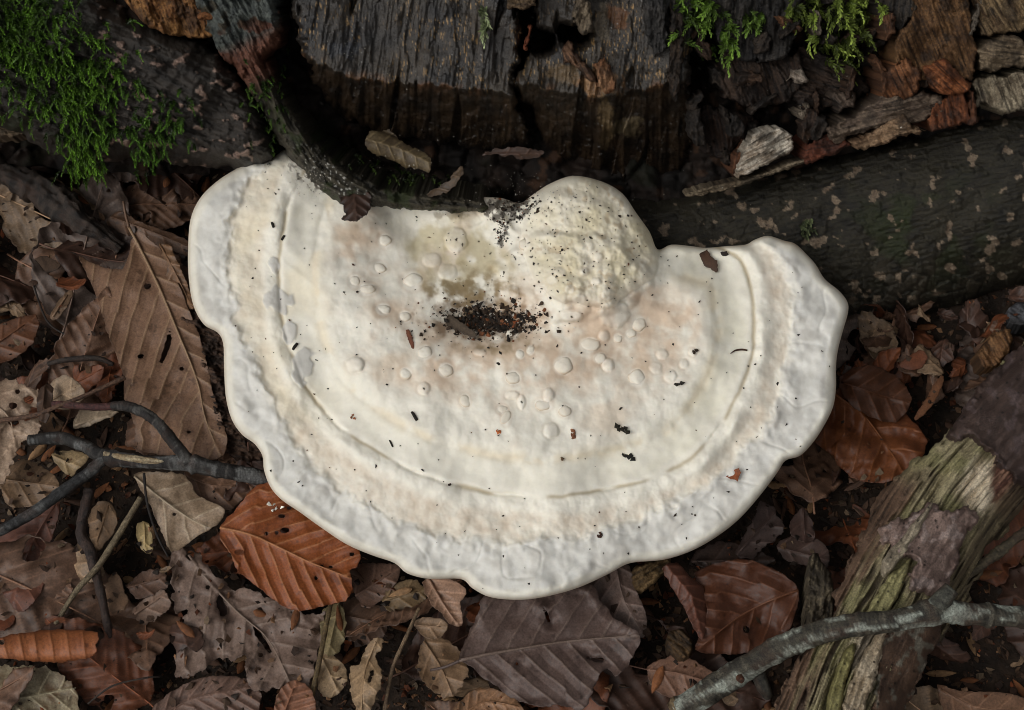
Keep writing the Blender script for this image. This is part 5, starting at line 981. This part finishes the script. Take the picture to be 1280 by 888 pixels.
def flake(label, ol, col, lift=0.0006, tl=(0.2, 0.1), name='leaf_flake', seed=0):
    cu, cv = np.asarray(ol, float).mean(0); g = hit(cu, cv)
    n = np.array([-tl[0], -tl[1], 1.0]); n /= np.linalg.norm(n); h, c = leaf_fns(None, col, seed=seed, lump=.0012)
    o = relief(name, ol, (g[0] + np.array([0, 0, lift]), n), h, c, 'leaf', None, step=.8, rag=1.2, ragsc=5, skirt=.0003, smooth=1); tag(o, label, 'leaf flake')
flake('orange bud-scale flake on the grey rim zone', [(908, 596), (914, 590), (924, 585), (926, 591), (922, 601), (914, 599)], (176, 96, 52), seed=801)
flake('narrow red-brown flake lying beside the pit', [(507, 412), (512, 412), (516, 424), (517, 437), (512, 434), (509, 424)], (150, 92, 66), seed=802)
flake('brown bark scrap on the back edge of the cap', [(874, 318), (884, 312), (890, 322), (896, 326), (898, 342), (888, 336), (880, 332)], (92, 64, 46), seed=803)
flake('grey-brown bark flake lying in the pit of the fungus', [(548, 390), (556, 389), (575, 402), (594, 416), (596, 424), (578, 416), (560, 408)], (112, 96, 80), .0018, (0.1, -0.2), seed=804)
flake('thin dark scrap beside the back edge bark scrap', [(900, 316), (908, 314), (912, 319), (904, 320)], (60, 46, 36), seed=805)
# white mould and sawdust dots on the stump and ridge root
B_ = Bits()
for (cu, cv, su, sv, m) in [(392, 222, 10, 12, 150), (520, 190, 50, 20, 26), (640, 238, 34, 14, 90), (436, 62, 10, 7, 14), (495, 110, 40, 8, 9), (492, 208, 22, 8, 44), (900, 180, 50, 40, 22), (1040, 120, 50, 30, 14), (780, 255, 30, 8, 14)]:
    for i in range(m):
        g = hit(rng.normal(cu, su), rng.normal(cv, sv))
        if g is None or g[2].name == 'blade': continue
        s = rng.uniform(.00012, .00038) * rng.uniform(.6, 1); B_.lump(g[0] + g[1] * s * .3, (s, s, s * .7), lin(*[(150, 144, 134), (196, 190, 178), (120, 112, 100)][int(rng.integers(3))]))
B_.done('mould_specks', 'tiny white mould and sawdust specks on the stump', 'mould specks', 'crumb')
# crumbs, bud scales and leaf bits on the soil
B_ = Bits(); TC = [(40, 32, 26), (66, 50, 38), (104, 72, 48), (138, 104, 74), (120, 64, 36)]
def soil_hit():
    u, v = rng.uniform(-60, 1340), rng.uniform(200, 940)
    if infun(u, v) > -2: return None
    g = hit(u, v)
    if g is None: return None
    nm = g[2].name.split('.')[0]
    return g if nm == 'ground' or (nm in ('blade', 'leaf_fragment') and rng.random() < .12 and g[0][2] < .018) else None
for i in range(14000):
    g = soil_hit()
    if g is None: continue
    s = rng.uniform(.0003, .0013) * (rng.random() ** 1.2 * .8 + .4)
    B_.lump(g[0] + g[1] * s * .3, (s * rng.uniform(1, 2.4), s, s * .6), lin(*TC[int(rng.choice(5, p=[.42, .27, .15, .08, .08]))]))
for i in range(9000):
    g = soil_hit()
    if g is None: continue
    n_ = 5; q = np.linspace(0, 2 * math.pi, n_, endpoint=False); R_ = rng.uniform(.4, 1.2, n_) * rng.uniform(2.5, 8) * PX; el = rng.uniform(.4, 1)
    P_ = np.stack([R_ * np.cos(q), R_ * np.sin(q) * el, rng.normal(0, .9, n_) * PX], 1); P_ = np.vstack([P_, [0, 0, rng.normal(.5, 1) * PX]])
    a = rng.uniform(0, 6.28); M_ = np.array([[math.cos(a), -math.sin(a), 0], [math.sin(a), math.cos(a), 0], [0, 0, 1]]); t = rng.normal(0, .5, 2); P_[:, 2] += P_[:, 0] * t[0] + P_[:, 1] * t[1]
    B_.add(g[0] + np.array([0, 0, .0012 * rng.random()]) + P_ @ M_.T, np.array([(j, (j + 1) % n_, n_) for j in range(n_)]), 0.42 * lin(*[(70, 50, 38), (100, 74, 56), (132, 100, 74), (124, 70, 42), (150, 126, 100)][int(rng.choice(5, p=[.34, .3, .14, .12, .1]))]) * rng.uniform(.6, 1.2))
B_.done('litter_crumbs', 'fine dark crumbs of soil and broken leaf between the leaves', 'litter crumbs', 'crumb')
# bud scales and needles one can pick out
def scale_mesh(i):
    r = np.random.default_rng(50 + i); L = r.uniform(9, 20); w = r.uniform(3.5, 6)
    t = np.linspace(0, 1, 9); ww = w * np.sin(math.pi * t ** .8) ** .8 + .3
    P = []; 
    for tt, q in zip(t, ww):
        for x in (-1, -.5, 0, .5, 1): P.append(((tt - .5) * L * 2, x * q, (1 - x * x) * q * .7 + 3 * (tt - .5) ** 2))
    P = np.array(P) * PX; idx = np.arange(45).reshape(9, 5)
    f = np.stack([idx[:-1, :-1], idx[1:, :-1], idx[1:, 1:], idx[:-1, 1:]], -1).reshape(-1, 4)
    c = np.full((45, 3), .31) * (0.8 + .4 * rng.random((45, 1))); return make_mesh('bud_scale', P, [f], c, 'crumb')
SC = [scale_mesh(i) for i in range(6)]; made = 0
SCT = [('orange-brown', lin(112, 70, 42)), ('dark brown', lin(70, 50, 38)), ('tan', lin(134, 104, 74))]
for i in range(900):
    if made >= 130: break
    g = soil_hit()
    if g is None: continue
    made += 1; tn = SCT[int(rng.choice(3, p=[.5, .32, .18]))]
    o = bpy.data.objects.new('bud_scale', SC[made % 6]); C.objects.link(o); o.location = Vector(g[0] + np.array([0, 0, .0006])); o.rotation_euler = (rng.normal(0, .3), rng.normal(0, .3), rng.uniform(0, 6.28))
    o.color = rgba(tn[1] * rng.uniform(.8, 1.2)); pl = near(g[0][0], g[0][1]); tag(o, f'small {tn[0]} beech bud scale fallen beside {pl}', 'bud scale', f'{tn[0]} bud scales beside {pl}')

# ---- moss
def moss(label, spots, n, length, cols, down=1.0, leafl=5.5, spread=.5, up=.5, on=None):
    B_ = Bits(); vd = -(STU[1] * 0) + np.array([0, -0.7, -0.7])
    for i in range(n):
        cu, cv, su, sv = spots[int(rng.integers(len(spots)))]
        g = hit(rng.normal(cu, su), rng.normal(cv, sv))
        if g is None or g[2].parent is None or g[2].parent.name != 'tree_stump': continue
        nn = g[1] if g[1] @ STU[1] > 0 else -g[1]
        d0 = nn * up + STU[1] * up * .6; d1 = vd * down + np.array([rng.normal(0, spread), rng.normal(0, spread * .4), rng.normal(0, spread * .4)])
        d1 = d1 + np.array([0.25, 0, 0])
        L = length * rng.uniform(.5, 1.15) * PX; m = 8; p = g[0] + nn * .0006 * rng.random(); path = []
        for k in range(m + 1):
            t = k / m; d = d0 * (1 - t) + d1 * t; d = d / np.linalg.norm(d); path.append(p.copy()); p = p + d * L / m
        path = np.array(path); T = np.gradient(path, axis=0); T /= np.linalg.norm(T, axis=1)[:, None]
        X = np.cross(T, STU[1] + .01); X /= np.linalg.norm(X, axis=1)[:, None]; Y = np.cross(X, T)
        c0, c1 = lin(*cols[0]), lin(*cols[1]); br = rng.uniform(.6, 1.25); nl = 30; V_, F_, K_ = [], [], []
        for k in range(nl):
            t = (k + rng.random() * .5) / nl; j = min(int(t * m), m - 1); q = path[j] + (path[j + 1] - path[j]) * (t * m - j)
            a = k * 2.4 + rng.normal(0, .3); R_ = X[j] * math.cos(a) + Y[j] * math.sin(a)
            ll = leafl * PX * (.6 + .6 * (1 - t)) * rng.uniform(.7, 1.2); dr = T[j] * .85 + R_ * (.75 - .35 * t); sd_ = np.cross(dr, R_ + .001); sd_ = sd_ / np.linalg.norm(sd_) * ll * .2
            b = len(V_); V_ += [q, q + dr * ll * .45 + sd_, q + dr * ll, q + dr * ll * .45 - sd_]; F_ += [(b, b + 1, b + 2), (b, b + 2, b + 3)]
            K_ += [(c0 + (c1 - c0) * t) * br * w_ for w_ in (.7, 1, 1.2, 1)]
        b = len(V_)
        B_.v.append(np.array(V_)); K_ = np.array(K_) * 0.9 * (0.4 if rng.random() < 0.45 else 1.0); B_.f.append(np.array(F_) + B_.n); B_.c.append(np.array(K_)); B_.n += b
    if B_.n: B_.done('moss', label, 'moss', 'moss', True)
GR = ((44, 66, 16), (112, 158, 44))
moss('bright green feathery moss cushion draped over the dark root', [(30, 20, 40, 22), (70, 50, 45, 30), (60, 95, 40, 28), (105, 150, 18, 30), (108, 196, 14, 16), (20, 55, 30, 24), (95, 110, 30, 22)], 700, 28, GR)
moss('thin scattered moss strands along the dark root bark', [(150, 110, 30, 20), (180, 140, 28, 16), (215, 160, 16, 10), (150, 165, 25, 14), (185, 185, 10, 14)], 150, 22, ((44, 62, 18), (96, 140, 44)))
moss('fine green moss line down the narrow ridge root', [(318, 130, 6, 16), (335, 165, 6, 14), (352, 120, 5, 20), (330, 105, 6, 6)], 90, 12, ((44, 60, 20), (98, 136, 46)), leafl=4)
moss('tiny moss tuft in the stump hollow above the cap edge', [(505, 222, 18, 6), (525, 228, 10, 6), (470, 205, 20, 6)], 70, 10, ((50, 62, 22), (96, 124, 48)), leafl=4)
moss('light green moss sprig on the weathered east wood, smaller clump', [(880, 22, 16, 12), (905, 50, 10, 12), (870, 8, 10, 8)], 60, 34, ((70, 96, 30), (136, 172, 70)), leafl=8, up=.9)
moss('short light green moss sprig between the two larger moss clumps', [(945, 22, 8, 4)], 12, 26, ((74, 100, 34), (142, 178, 76)), leafl=7, up=.9, spread=.9)
moss('yellow-green hanging moss clump on the weathered east wood', [(1045, 20, 26, 16), (1050, 55, 14, 16), (1010, 10, 14, 8), (1070, 12, 18, 10)], 150, 40, ((84, 100, 36), (156, 176, 78)), leafl=8, up=.8)
moss('single pale green moss frond on the upright-grained block', [(606, 14, 2, 2), (612, 34, 2, 3)], 7, 34, ((110, 122, 84), (168, 180, 134)), leafl=8, up=.5, spread=.15)
moss('small grey-green tuft on the bark root behind the cap', [(1006, 285, 4, 6)], 26, 9, ((88, 98, 66), (140, 150, 106)), leafl=4)
